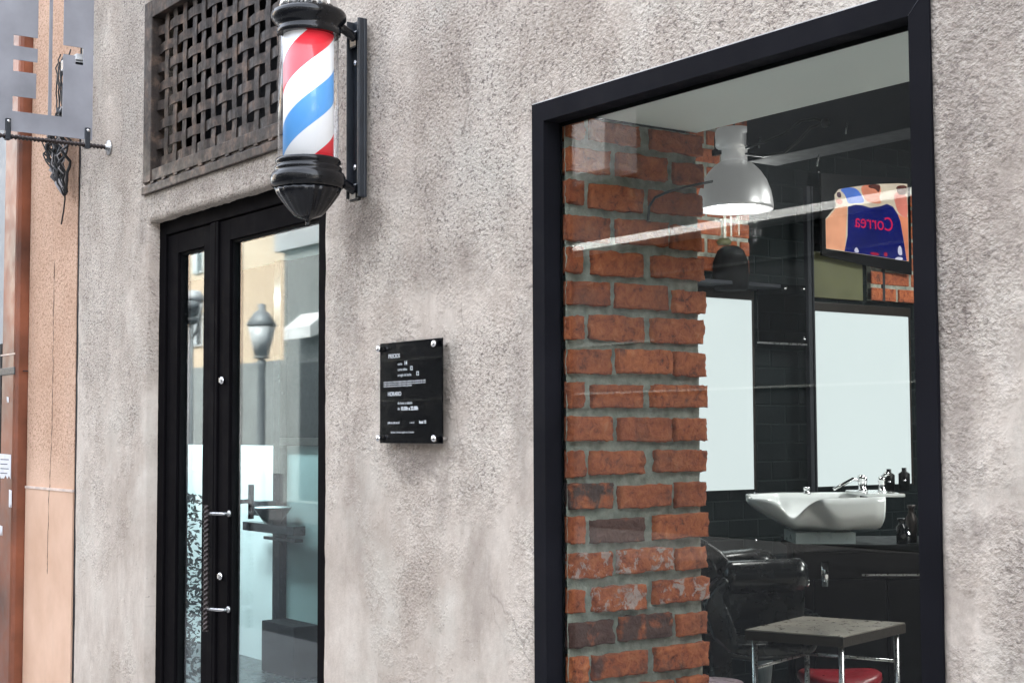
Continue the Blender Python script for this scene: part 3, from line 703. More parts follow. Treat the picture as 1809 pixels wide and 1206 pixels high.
bpart(br, 'mounting_plate')
for z in (.085, .552):
    bpart(mb('black').tube([(0.0, .085, z + .02), (0, .12, z + .012), (0, .15, z - .004), (0, .170, z - .012)], [.018, .014, .014, .018], 14).box((-.024, .150, z - .04), (.024, .168, z + .012), .006), 'arm')
for z in (.15, .47, .075, .555):
    bpart(mb('chrome').lathe([(.0, -.004), (.009, -.003), (.009, .003), (.0, .004)], n=12, M=frame_mat((-.008, .163, z), (1, 0, 0), (0, 0, 1))), 'bolt')

# ================================================================ PRICE PLAQUE
pq = thing('price_plaque', 'black glossy price and opening hours plaque on four steel studs', 'sign', (-3.565, 0, 1.66))
def qpart(b, name, mat=None, parent=pq): return sub(b.build(name, mat, parent), parent)
qx0, qx1, qz0, qz1 = -3.712, -3.380, 1.519, 1.809
QY = -.032
qpart(mb('plaqueb').box((qx0, QY, qz0), (qx1, QY + .004, qz1), .0006), 'panel')
qpart(mb('covergl').box((qx0 - .004, QY - .0065, qz0 - .004), (qx1 + .004, QY - .0008, qz1 + .004), .0008), 'clear_cover')
for x in (qx0 + .012, qx1 - .022):
    for z in (qz0 + .014, qz1 - .016):
        qpart(mb('chrome').lathe([(.0095, .0), (.0095, .008), (.0075, .0105), (0, .011)], n=20, M=frame_mat((x, QY - .007, z), (1, 0, 0), (0, 0, 1))).lathe([(.0065, 0), (.0065, .026)], n=16, M=frame_mat((x, -.001, z), (1, 0, 0), (0, 0, 1))), 'stud')
def ptxt(s_, x, z, size, bold=0, sp=1.0):
    return text_mesh('line', s_, size, 'lettering', pq, Matrix.Translation(Vector((x, QY - .0005, z)) - pq.location) @ Matrix.Rotation(R(90), 4, 'X'), .0001, space=sp, bold=bold)
L_ = [ptxt('PRECIOS', qx0 + .048, 1.764, .0165, .0002), ptxt('corte', qx0 + .100, 1.742, .011), ptxt('14', qx0 + .135, 1.742, .016, .0005), ptxt('corte niños', qx0 + .100, 1.726, .011), ptxt('12', qx0 + .165, 1.726, .016, .0005),
      ptxt('arreglo de barba', qx0 + .100, 1.710, .011), ptxt('12', qx0 + .198, 1.710, .016, .0005)]
for i, z in enumerate((1.693, 1.687, 1.681)): L_.append(ptxt('todos nuestros servicios incluyen lavado y peinado con productos de calidad'[:73 - (22 if i == 2 else 0)], qx0 + .022, z, .0075))
L_ += [ptxt('HORARIO', qx0 + .045, 1.655, .0165, .0002), ptxt('de lunes a sábado', qx0 + .100, 1.630, .011), ptxt('de', qx0 + .100, 1.614, .011), ptxt('10.00h a 22.00h', qx0 + .116, 1.613, .0145, .0005),
       ptxt('pide tu cita en el', qx0 + .045, 1.575, .0095, .0002), ptxt('o en el', qx0 + .165, 1.575, .0085), ptxt('local 12', qx0 + .215, 1.575, .0115, .0005), ptxt('tarjetas y bonos regalo en el interior', qx0 + .062, 1.548, .0085)]
join(L_, 'lettering')

# ================================================================ INSIDE THE SALON
# wall mirrors; the white they reflect is added as emission
for (y0, y1, lab) in ((1.9, 2.662, 'tall white mirror panel with added glow on the black wall just right of the brick pier'), (3.088, 3.778, 'white mirror panel with added glow behind the washbasin and below the television')):
    t = thing('glow_mirror', lab, 'panel', (-4.9, (y0 + y1) / 2, 1.282))
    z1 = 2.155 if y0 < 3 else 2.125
    sub(mb('glow_mirror').box((-4.915, y0, 1.282), (-4.872, y1, z1), .002).build('panel', None, t), t)
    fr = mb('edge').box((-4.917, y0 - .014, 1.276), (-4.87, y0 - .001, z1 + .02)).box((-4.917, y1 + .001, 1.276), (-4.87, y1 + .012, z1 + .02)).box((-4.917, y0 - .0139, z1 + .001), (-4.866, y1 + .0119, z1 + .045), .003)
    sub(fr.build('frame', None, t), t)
# glass screen edge strip
t = thing('glass_screen', 'dark glass screen with metal edge and round studs on black block wall', 'screen', (-4.85, 2.9, 1.2))
sub(mb('beam').box((-4.86, 3.005, 1.20), (-4.835, 3.030, 2.72), .002).box((-4.86, 3.040, 1.20), (-4.835, 3.048, 2.72), .002).build('edge_strip', None, t), t)
sub(mb('panelglass').box((-4.856, 2.68, 1.965), (-4.850, 3.003, 2.24)).build('pane', None, t), t)
sub(mb('steel').box((-4.858, 2.68, 1.955), (-4.846, 3.003, 1.963)).build('lower_edge', None, t), t)
for (y, z) in ((2.705, 2.215), (2.985, 2.225), (2.86, 2.22), (2.985, 1.985), (3.10, 2.80), (3.87, 2.22), (2.64, 1.262), (2.64, 1.05)):
    sub(mb('chrome').lathe([(.009, 0), (.009, .006), (0, .009)], n=14, M=frame_mat((-4.846, y, z), (0, 1, 0), (0, 0, 1))).build('stud', None, t), t)

# television: its mirror reflection, built as a solid set on the wall
tv = thing('television', 'mirror reflection of a television showing a player in a dark blue basketball jersey', 'television', (-4.86, 3.52, 2.6))
MTV = frame_mat((-4.855, 3.148, 2.395), (0, .999, -.012), (0, .012, .999))
def tpart(b, name, parent=tv): return sub(b.build(name, None, parent), parent)
tpart(mb('tvblack').prism([(-.02, 0), (.645, -.055), (.645, .44), (-.02, .40)], .012, frame_mat((-4.868, 3.148, 2.395), (0, 1, 0), (0, 0, 1))), 'casing')
tpart(mb('bracket').box((-4.90, 3.60, 2.20), (-4.885, 3.62, 2.36)), 'bracket_arm')
def sc(px, py):                          # picture coordinates inside the screen
    u = (px - 260) / 675.0; zb = 665 + (px - 260) * .150; v = (zb - py) / 600.0
    return (.006 + u * .612, .034 - .022 * u + v * .375)
def region(key, col, pts, k, st=.8):
    for _ in range(2 if k > 3 else 0):
        pts = [q_ for p_, n_ in zip(pts, pts[1:] + pts[:1]) for q_ in ((p_[0] * .75 + n_[0] * .25, p_[1] * .75 + n_[1] * .25), (p_[0] * .25 + n_[0] * .75, p_[1] * .25 + n_[1] * .75))]
    b = mb(lit('screen_' + key, col, st)); b.prism([sc(*p) for p in pts], .0006, frame_mat((-4.8555 + .0008 * k, 3.148, 2.395), (0, 1, 0), (0, 0, 1))); return b.build('image', None, tv)
im = [region('back', (.80, .66, .52), [(262, 664), (262, 430), (345, 330), (335, 240), (370, 195), (520, 165), (700, 140), (860, 128), (940, 130), (940, 766)], 0),
      region('armskin', (.95, .42, .25), [(262, 662), (262, 440), (300, 400), (345, 345), (435, 325), (410, 680)], 1, .95),
      region('jersey', (.012, .018, .19), [(405, 684), (432, 560), (440, 330), (500, 312), (560, 318), (620, 335), (700, 322), (760, 300), (810, 320), (850, 380), (872, 440), (895, 580), (920, 762)], 2, .7),
      region('armright', (.9, .30, .17), [(872, 440), (850, 380), (905, 405), (935, 400), (935, 764), (920, 762), (895, 580)], 3),
      region('blue', (.10, .22, .75), [(370, 197), (430, 180), (500, 178), (545, 225), (580, 300), (500, 300), (438, 312), (420, 240)], 4),
      region('neck', (.90, .30, .18), [(530, 160), (640, 150), (700, 142), (715, 200), (690, 250), (720, 300), (640, 300), (580, 280)], 5),
      region('hair', (.12, .03, .02), [(600, 152), (700, 142), (705, 175), (690, 215), (660, 180), (610, 178)], 6),
      region('face', (.85, .26, .20), [(815, 230), (850, 190), (930, 205), (935, 410), (900, 405), (850, 370), (830, 300)], 5),
      region('hair', (.12, .03, .02), [(838, 150), (930, 138), (932, 205), (900, 225), (860, 222), (840, 190)], 6),
      region('pinkish', (.85, .28, .22), [(340, 280), (380, 270), (400, 300), (370, 320), (345, 305)], 5),
      region('darkbits', (.10, .05, .07), [(345, 222), (378, 215), (386, 262), (352, 262)], 6),
      region('whitebit', (.85, .8, 1), [(478, 690), (490, 652), (512, 660), (520, 698)], 5), region('whitebit', (.85, .8, 1), [(845, 712), (842, 660), (860, 632), (876, 660), (880, 720)], 5), region('whitebit', (.85, .8, 1), [(812, 745), (840, 728), (886, 735), (880, 758), (830, 752)], 5),
      region('jredmark', (.45, .01, .05), [(612, 688), (685, 698), (683, 720), (612, 710)], 5), region('jredmark', (.45, .01, .05), [(725, 690), (755, 694), (752, 728), (725, 724)], 5)]
lit('screen_text', (.62, .015, .075), .9)
x0t, z0t = sc(806, 522)
im.append(text_mesh('image', 'Correa', .098, 'screen_text', tv, frame_mat((-4.8500, 3.148 + x0t, 2.395 + z0t), (0, 1, 0), (0, 0, 1)), .0003, mirror=True, bold=0))
im[-1].data.transform(Matrix.Identity(4))
scr = join(im, 'screen'); sub(scr, tv)

# pendant lamp
LX, LY = -4.25, 1.95
lp = thing('pendant_lamp', 'lit aluminium bell pendant lamp hanging behind the shop window', 'lamp', (LX, LY, 2.44))
def lpart(b, name, parent=lp):
    o = b.build(name, None, parent); return o
M_, nt_, p_ = new_mat('glowing_shade'); tcg = N(nt_, 'ShaderNodeTexCoord'); sgz = N(nt_, 'ShaderNodeSeparateXYZ'); nt_.links.new(tcg.outputs['Object'], sgz.inputs[0])
p_.inputs['Base Color'].default_value = (.55, .54, .545, 1); p_.inputs['Roughness'].default_value = .38; p_.inputs['Metallic'].default_value = .8
p_.inputs['Emission Color'].default_value = (1, .97, .97, 1); p_.inputs['Emission Strength'].default_value = .014
b_ = bump(nt_, p_, nz(nt_, coords(nt_), 25, 3), .15, .004); nt_.links.new(b_.outputs[0], p_.inputs['Normal'])
MT['shade'] = M_
lpart(mb('shade').lathe([(.152, .0), (.153, .012), (.151, .035), (.144, .075), (.128, .118), (.104, .155), (.080, .180), (.060, .194), (.056, .197), (.050, .192), (.076, .174), (.100, .150), (.124, .113), (.140, .072), (.147, .033), (.149, .004)], n=96, flute=48, fl=.006), 'shade')
lpart(mb('bulb').lathe([(.0, .012), (.145, .010), (.145, .014), (.0, .016)], n=64), 'diffuser')
lpart(mb('shade').lathe([(.054, .197), (.056, .24), (.066, .245), (.076, .26), (.077, .315), (.070, .33), (.03, .338), (.0, .339)], n=48), 'ballast_cap')
lpart(mb('chrome').box((.074, -.02, .245), (.097, .02, .30), .003), 'side_clip')
lpart(mb('chrome').box((-.097, -.02, .235), (-.074, .02, .315), .003), 'side_clip')
lpart(mb('black').box((-.075, -.055, .225), (-.02, -.035, .25), .003).lathe([(.014, 0), (.014, .012)], n=12, M=frame_mat((-.035, -.05, .28), (1, 0, 0), (0, 0, 1))), 'catch')
lpart(mb('lblack').tube([(0, 0, .339), (0, 0, .61)], .004, 8), 'cord')
ld = bpy.data.lights.new('lamp_light', 'POINT'); ld.energy = 1.6; ld.shadow_soft_size = .1; ld.color = (1, .97, .95)
lo = bpy.data.objects.new('lamp_light', ld); C.objects.link(lo); lo.parent = lp; lo.location = (0, 0, -.08)

# light tubes and jar on the shelf over the left panel
tl = thing('tube_lamp', 'three slim vertical light tubes under the pendant lamp', 'lamp', (-4.84, 2.52, 2.42))
for i, y in enumerate((2.475, 2.515, 2.565)):
    sub(mb('tube_light').tube([(-4.85, y, 2.43 + .01 * i), (-4.85, y, 2.60)], (.006, .004, .003)[i], 10).build('tube', None, tl), tl)
tag(mb('blackm').lathe([(.0, 0), (.075, 0), (.082, .06), (.08, .13), (.06, .18), (.035, .20), (.0, .20)], (-4.80, 2.46, 2.185), n=32).build('jar'), 'round dark jar standing on top of the left mirror panel', 'jar')
tag(mb('olive').lathe([(.0, 0), (.028, 0), (.035, .015), (.020, .03), (0, .03)], (-4.80, 2.42, 2.39), n=24).build('lid'), 'small yellowish lid on the dark jar by the brick pier', 'lid')
tag(mb('beam').box((-4.918, 1.9, 2.205), (-4.74, 2.72, 2.222), .002).build('shelf'), 'thin dark shelf above the left mirror panel', 'shelf')

# cables on the beam
cw = thing('beam_cables', 'loose dark cables looping under the blue black ceiling beam', 'cables', (-3.6, 1.58, 2.6))
for pts in ([(-3.819, 1.585, 2.583), (-3.728, 1.585, 2.589), (-3.630, 1.585, 2.605), (-3.548, 1.585, 2.636), (-3.482, 1.585, 2.632), (-3.436, 1.585, 2.612)], [(-3.815, 1.580, 2.560), (-3.724, 1.580, 2.538), (-3.627, 1.580, 2.535), (-3.558, 1.580, 2.565), (-3.499, 1.580, 2.603), (-3.437, 1.580, 2.610)]):
    sub(mb('lblack').tube(pts, .005, 8).build('cable', None, cw), cw)
sub(mb('lblack').lathe([(0, -.016), (.012, -.014), (.016, 0), (.012, .012), (0, .014)], (-3.427, 1.575, 2.607), n=16).build('plug', None, cw), cw)
for x, z, lab in ((-3.755, 2.592, 'leftmost'), (-3.477, 2.483, 'middle'), (-3.345, 2.574, 'rightmost')):
    tag(mb('steel').tube([(x, 1.593, z + .02), (x, 1.585, z - .018)], .0028, 8).build('hook', None), '%s small steel hook on the dark ceiling beam' % lab, 'hook', 'hooks on the beam')
# wire on brick pier
tag(mb('lblack').tube([(-2.90, .30, 2.10), (-2.90, .305, 2.14), (-2.90, .325, 2.165), (-2.895, .37, 2.185), (-2.89, .44, 2.205), (-2.885, .52, 2.225)], .0035, 8).build('pier_wire'), 'thin brown wire curving up the brick pier', 'wire')

# washbasin: built along the picture's right direction
BR = Vector((.586, .810, 0)).normalized(); BB = Vector((-.810, .586, 0)).normalized()      # right, away
bs = thing('washbasin', 'white ceramic hair washing basin with a curved neck rest', 'washbasin', (-4.10, 2.16, .30))
wb = MB().m('ceramic')
def bpnt(u, d, z): return Vector((-4.159, 1.951, 0)) + BR * u + BB * d + Vector((0, 0, z))
# loft: outer shell cross-sections along u (0 = neck end, .6 = tap end)
secs = []
NU, NV = 60, 40
def outer(u):   # (half width, rim z near side, bottom z)
    t = u / .515
    hw = .02 + .205 * min(1, (t / .32)) ** .55 if t < .32 else .225
    hw *= 1 if t < .93 else 1 - (t - .93) * .5
    dip = .075 * math.exp(-((t - .32) / .10) ** 2)              # the neck notch
    rim = 1.278 + .014 * max(0, t - .15) - dip
    bot = 1.264 - .118 * min(1, max(0, t) / .36) ** .75 - .01 * math.exp(-((t - .62) / .15) ** 2)
    return hw, rim, bot
rings_o, rings_i = [], []
for i in range(NU + 1):
    u = .515 * i / NU; hw, rim, bot = outer(u); ro, ri = [], []
    for k in range(NV + 1):
        a = math.pi * k / NV; cx_ = -math.cos(a); sn = max(0, math.sin(a)) ** .62; dep = min(1, sn * 1.05) if cx_ < 0 else 1
        tt = u / .515; q_ = max(0, min(1, (tt - (.36 + .26 * dep)) / .12)); q_ = q_ * q_ * (3 - 2 * q_); q_ = max(q_, max(0, 1 - tt / .30)); nf = (.66 + .34 * q_) if cx_ < 0 else 1
        edge = 1 if True else 0
        far = .5 * (1 + cx_)                                      # 0 near viewer, 1 far
        rz = rim * (1 - far) + (1.290) * far
        ro.append(wb.bm.verts.new(bpnt(u, .225 + cx_ * hw * nf, rz - (rz - bot) * sn)))
        hi = max(.004, hw - .022)
        ri.append(wb.bm.verts.new(bpnt(min(max(u, .02), .49), .225 + cx_ * hi * nf, rz - .004 - (rz - bot - .03) * sn * (.95 if u > .02 else .1) * (1 if rz - bot > .035 else .0))))
    rings_o.append(ro); rings_i.append(ri)
for rg in (rings_o, rings_i):
    for a_, c_ in zip(rg, rg[1:]):
        for k in range(NV): f = wb.bm.faces.new((a_[k], a_[k + 1], c_[k + 1], c_[k])); f.smooth = True
for i in range(NU):
    for k in (0, NV): f = wb.bm.faces.new((rings_o[i][k], rings_o[i + 1][k], rings_i[i + 1][k], rings_i[i][k])); f.smooth = True
for k in range(NV):
    for i in (0, NU): f = wb.bm.faces.new((rings_o[i][k], rings_o[i][k + 1], rings_i[i][k + 1], rings_i[i][k])); f.smooth = True
o = sub(wb.build('bowl', None, bs), bs)
sub(mb('ceramic').box((0, 0, 0), (.62 - .47, .40, .014), .006, frame_mat(bpnt(.45, .03, 1.286), BR, BB)).build('tap_ledge', None, bs), bs)
sub(mb('pedestal').prism([(0, 0), (.24, .0), (.24, .25), (0, .25)], .045, frame_mat(bpnt(.175, .10, 1.098), BR, BB)).build('mount_block', None, bs), bs)
def tap(u, d, z, h, r=.013):
    tp = mb('chrome').lathe([(r * 1.3, 0), (r * 1.3, .008), (r, .010), (r, h * .7), (r * 1.15, h * .72), (r * 1.15, h), (0, h + .003)], bpnt(u, d, z), n=20)
    if u == .478: tp.tube([bpnt(.478, .25, 1.345), bpnt(.44, .24, 1.352), bpnt(.39, .24, 1.325), bpnt(.36, .24, 1.31)], .007, 10)
    if u == .550: tp.tube([bpnt(.550, .20, 1.355), bpnt(.565, .19, 1.375), bpnt(.58, .19, 1.370)], .009, 10)
    sub(tp.build('tap', None, bs), bs)
tap(.270, .34, 1.285, .03, .012); tap(.478, .25, 1.30, .065); tap(.500, .30, 1.30, .055, .011); tap(.550, .20, 1.30, .06, .014)
sub(mb('chrome').tube([bpnt(.31, .2, 1.02), bpnt(.31, .2, .92)], .016, 14).build('drain_pipe', None, bs), bs)
# black counter with cabinets
ct = thing('counter', 'glossy black counter unit beneath the white washbasin', 'counter', (-4.1, 2.5, .3))
Mc = frame_mat(bpnt(.20, .06, .0), BR, BB)
sub(mb('counterblk').box((0, 0, 1.065), (.9, .5, 1.097), .004, Mc).box((.02, .33, .30), (.88, .49, 1.063), .004, Mc).build('top', None, ct), ct)
sub(mb('counterblk').box((.10, .31, .34), (.40, .328, .93), .004, Mc).box((.41, .31, .34), (.80, .328, .93), .004, Mc).build('cabinet_door', None, ct), ct)
sub(mb('steel').box((.30, .30, .945), (.86, .309, .953), .001, Mc).build('rail', None, ct), ct)
for k, (u, col, h_) in enumerate(((.60, 'black', .10), (.655, 'darkst', .15), (.71, 'black', .12), (.635, 'chrome', .06))):
    d = .10 + .06 * (k % 2); p = bpnt(u, d, 1.099)
    lab = ('short black bottle on the counter right of the basin', 'tall dark bottle on the counter right of the basin', 'black bottle at the far right of the counter', 'tiny chrome pot among the bottles beside the basin')[k]
    tag(mb(col).lathe([(.0, 0), (.022, 0), (.023, h_ * .65), (.012, h_ * .78), (.012, h_ * .9), (.016, h_ * .92), (.016, h_), (0, h_)], p, n=20).build('bottle'), lab, 'bottle', 'bottles beside the basin')
# soap dispensers on the rail
for k, (u, z) in enumerate(((.655, 1.33), (.72, 1.335))):
    tag(mb('tvblack').lathe([(0, 0), (.024, 0), (.024, .07), (.01, .08), (.01, .095), (0, .095)], bpnt(u, .5, z - .04), n=20).m('chrome').lathe([(0, 0), (.008, .003), (.008, .008), (0, .012)], bpnt(u - .005, .475, z - .005), n=12).build('dispenser'), ('black soap dispenser nearest the taps', 'black soap dispenser beside the window frame')[k], 'dispenser', 'dispensers by the taps')

# shampoo chair
ch = thing('salon_chair', 'black leather salon chair with rounded rolled armrests', 'chair', (-3.82, 1.62, .30))
CO = Vector((-3.93, 1.44, 0))
def cp(u, d, z): return CO + BR * u + BB * d + Vector((0, 0, z))
def cpart(b, nm): return sub(b.build(nm, None, ch), ch)
def roll(d0, nm, wid=.10):
    b = mb('leather'); NS = 30; sec = []
    # armrest: side profile with a fat rolled top, extruded across its width with rounding
    prof = [(.055, .80), (.06, .90), (.075, .975), (.065, 1.01), (.075, 1.045), (.11, 1.066), (.20, 1.075), (.29, 1.082), (.345, 1.075), (.372, 1.05), (.375, 1.015), (.355, .985), (.31, .968), (.20, .958), (.13, .945), (.105, .91), (.10, .86), (.115, .815)]
    for e in range(9):
        t = e / 8; ins = .030 * (1 - max(0, math.sin(math.pi * t)) ** .5); cu, cz = .2, 1.0
        ring = []
        for (u, z) in prof:
            du = (1 if u > .2 else -1); ring.append(b.bm.verts.new(cp(u - du * ins * min(1, abs(u - .2) / .1), d0 + wid * t, z - ins * (1 if z > 1.0 else -.6 if z < .97 else 0))))
        sec.append(ring)
    for r1, r2 in zip(sec, sec[1:]):
        for k in range(len(prof)): f = b.bm.faces.new((r1[k], r1[(k + 1) % len(prof)], r2[(k + 1) % len(prof)], r2[k])); f.smooth = True
    b.bm.faces.new(sec[0][::-1]); b.bm.faces.new(sec[-1])
    return cpart(b, nm)
def cushion_roll(d, nm, r0=.060):
    n = 14; pts = []; rad = []
    for i in range(n + 1):
        t = i / n; u = .075 + .305 * t; e = min(t, 1 - t) * 14; pts.append(cp(u, d, 1.022 + .012 * t)); rad.append(r0 * (1 - .35 * max(0, 1 - e) ** 2))
    return cpart(mb('leather').tube(pts, rad, 28), nm)
cushion_roll(.0, 'head_roll')
def slab_uz(pts, d0, d1, nm, mt='leather', bev=.02):
    b = MB().m(mt); b.prism(pts, d1 - d0, frame_mat(cp(0, d1, 0), BR, (0, 0, 1)))
    bmesh.ops.bevel(b.bm, geom=[e for e in b.bm.edges], offset=bev, segments=4, affect='EDGES', profile=.5, clamp_overlap=True)
    for f in b.bm.faces: f.smooth = True
    return cpart(b, nm)
slab_uz([(.085, .80), (.37, .80), (.375, .99), (.08, .98)], .0, .07, 'back_panel', bev=.012)
slab_uz([(-.20, 1.16), (-.15, 1.185), (-.09, 1.19), (-.03, 1.175), (.03, 1.15), (.08, 1.115), (.12, 1.07), (.14, 1.0), (.12, .88), (.14, .80), (.20, .765), (.33, .755), (.33, .73), (.18, .72), (.08, .735), (.02, .78), (-.02, .85), (-.05, .95), (-.2, 1.0)][::-1], .02, .14, 'side_wing', bev=.018)
slab_uz([(-.015, .95), (.03, 1.01), (.072, 1.04), (.080, .99), (.070, .90), (.09, .83), (.36, .835), (.38, .80), (.36, .775), (.16, .765), (.07, .78), (.02, .83)][::-1], -.18, .0, 'seat_shell', bev=.012)
roll(.52, 'armrest', .13)
b = mb('leather'); sec = []
for i in range(17):          # curved backrest sweeping from the near side to the far side
    t = i / 16; a = (t - .5) * math.pi; d = .315 + .33 * math.sin(a); back = -.10 * max(0, math.cos(a)) ** .7
    topz = 1.105 + .085 * math.cos(a) ** .5 if math.cos(a) > 1e-6 else 1.105
    ring = [cp(.05 + back, d, .62), cp(.03 + back, d, .80), cp(.0 + back, d, 1.0), cp(-.025 + back, d, topz - .02), cp(-.01 + back, d, topz), cp(.025 + back, d, topz - .008), cp(.05 + back, d, topz - .05), cp(.075 + back, d, 1.0), cp(.10 + back, d, .80), cp(.11 + back, d, .62)]
    sec.append([b.bm.verts.new(v) for v in ring])
for r1, r2 in zip(sec, sec[1:]):
    for k in range(10): f = b.bm.faces.new((r1[k], r1[(k + 1) % 10], r2[(k + 1) % 10], r2[k])); f.smooth = True
b.bm.faces.new(sec[0][::-1]); b.bm.faces.new(sec[-1]); cpart(b, 'backrest')
cpart(mb('leather').box((.10, .15, .775), (.50, .56, .855), .03, frame_mat(CO, BR, BB)), 'seat')
cpart(mb('pedestal').lathe([(.0, .735), (.12, .738), (.19, .755), (.20, .772), (0, .774)], cp(.27, .28, 0), n=40), 'seat_pan')
cpart(mb('chrome').lathe([(.21, .31), (.21, .322), (.06, .34), (.035, .36), (.035, .736), (0, .736)], cp(.27, .28, 0), n=40), 'pedestal')
cpart(mb('white').box((-.02, .02, .66), (.07, .05, .765), .008, frame_mat(CO, BR, BB)), 'side_bracket')
cpart(mb('chrome').lathe([(0, -.014), (.014, -.01), (.016, 0), (.014, .01), (0, .014)], cp(.385, .04, 1.0), n=16), 'knob')

# side table
tb = thing('side_table', 'low square side table with worn top and thin chrome legs', 'table', (-3.40, 1.50, .30))
cor = [Vector((-3.501, 1.230, 0)), Vector((-3.189, 1.352, 0)), Vector((-3.293, 1.781, 0)), Vector((-3.629, 1.646, 0))]
def slab(k, z0, z1, grow=0):
    c0 = sum(cor, Vector()) / 4; P = [c0 + (c_ - c0) * (1 + grow) for c_ in cor]; b = mb(k)
    b._add([p + Vector((0, 0, z0)) for p in P] + [p + Vector((0, 0, z1)) for p in P], [(3, 2, 1, 0), (4, 5, 6, 7), (0, 1, 5, 4), (1, 2, 6, 5), (2, 3, 7, 6), (3, 0, 4, 7)])
    return b
sub(slab('tabletop', .8985, .902, -.01).build('top_surface', None, tb), tb); sub(slab('edge', .868, .898).build('top', None, tb), tb)
c0 = sum(cor, Vector()) / 4; feet = [c0 + (c_ - c0) * .88 for c_ in cor]
for f_ in feet: sub(mb('steel').tube([f_ + Vector((0, 0, .301)), f_ + Vector((0, 0, .868))], .009, 12).build('leg', None, tb), tb)
sub(mb('steel').tube([feet[3] + Vector((0, 0, .775)), feet[2] + Vector((0, 0, .775))], .005, 8).build('stretcher', None, tb), tb)
sub(mb('steel').tube([feet[0] + Vector((0, 0, .775)), feet[3] + Vector((0, 0, .775))], .005, 8).build('stretcher', None, tb), tb)

# stools
def stool(name, label, mt, px, z, r, sy_=.6, saddle=0):
    t = thing(name, label, 'stool', (px[0], px[1], .30))
    b = mb(mt); prof = [(0, z - .30 - .05), (r * .9, z - .30 - .05), (r, z - .30 - .03), (r * .99, z - .30 - .012), (r * .9, z - .30), (r * .5, z - .30 + .006), (0, z - .30 + .008)]
    b.lathe(prof, n=40)
    for v in b.bm.verts:
        u = v.co.x * BR.x + v.co.y * BR.y
        v.co.z += saddle * (u / r) ** 2 if saddle else 0
    b.build('cushion', None, t)
    mb('chrome').lathe([(.17, .001), (.17, .012), (.03, .03), (.022, .05), (.022, z - .355), (0, z - .355)], n=32).build('stand', None, t)
    return t
stool('stool', 'red padded stool pushed beneath the worn side table', 'red', (-3.66, 1.86), .672, .150, saddle=.022)
stool('stool', 'pale pink round stool at the foot of the brick pier', 'pink', (-3.70, 1.27), .702, .115)

# unseen fill fixtures added to brighten the dark rooms
for k, (x, y, z, sx_, sy2, lab) in enumerate(((-9.0, 1.0, 2.612, 2.6, .3, 'unseen fill light added inside the entrance'), (-3.2, 3.9, 3.04, .9, .5, 'unseen fill light added above the salon floor'), (-1.4, 2.8, 3.04, 1.3, .5, 'unseen fill light added nearest the shop window'))):
    t = thing('fill_light', lab, 'fill light', (x, y, z))
    mb('alum').box((-sx_ / 2 - .02, -sy2 / 2 - .02, -.03), (sx_ / 2 + .02, sy2 / 2 + .02, .006), .004).build('housing', None, t)
    mb('fill_light' if k == 0 else 'salon_fill').box((-sx_ / 2, -sy2 / 2, -.036), (sx_ / 2, sy2 / 2, -.031)).build('diffuser', None, t)
# entry shelf, bowl, box, plant
es = thing('wall_shelf', 'small black shelf on the post behind the door glass', 'shelf', (-8.0, 1.9, .97))
sub(mb('black').box((-8.494, 1.819, 0.945), (-7.810, 1.899, 0.999), .003).box((-8.247, 1.841, 0.902), (-7.839, 1.899, 0.921), .002).build('board', None, es), es)
tag(mb('black').lathe([(0, 0), (.044, 0), (.109, .087), (.114, .099), (.102, .099), (.044, .015), (0, .015)], (-8.094, 1.826, 1.0014), n=32).m('white').lathe([(.102, .087), (.108, .102), (.0, .105)], (-8.094, 1.826, 1.0014), n=32).build('bowl'), 'black bowl with white rim on the shelf behind the door', 'bowl')
tag(mb('black').box((-8.334, 1.782, 1.047), (-8.188, 1.899, 1.135), .006).build('till'), 'small black box fixed to the dark post above the shelf', 'box')
tag(mb('blackm').box((-8.18, 1.80, .121), (-7.76, 1.975, .42), .006).build('cabinet'), 'low black cabinet behind the door glass', 'cabinet')
pt = thing('potted_plant', 'dark leafy plant behind the narrow left door glass', 'plant', (-6.30, .48, .12))
lf = MB().m('leaf') if False else None
MT['leaf'] = simple('dark_leaf', (.02, .035, .03), .5, var=.4, vscale=10)
b = mb('leaf'); r2 = random.Random(5)
for k in range(1500):
    h_ = r2.random() ** .8; cz = .25 + h_ * .90; spread = .16 * (1 - .6 * h_)
    c_ = Vector((r2.gauss(0, spread) - .10 * h_ + .02 + .05 * math.sin(h_ * 14), r2.gauss(0, .06), cz)); d1 = Vector((r2.uniform(-1, 1), r2.uniform(-1, 1), r2.uniform(-.4, 1))).normalized(); d2 = d1.orthogonal().normalized(); s_ = r2.uniform(.008, .024)
    b._add([c_ - d1 * s_, c_ + d2 * s_ * .4, c_ + d1 * s_, c_ - d2 * s_ * .4], [(0, 1, 2, 3)])
b.build('foliage', None, pt)
mb('blackm').tube([(0, 0, .2), (-.03, 0, .6), (-.08, 0, 1.0)], .008, 8).build('stem', None, pt)
mb('edge').lathe([(0, 0), (.09, 0), (.12, .22), (.11, .22), (0, .2)], n=32).build('pot', None, pt)

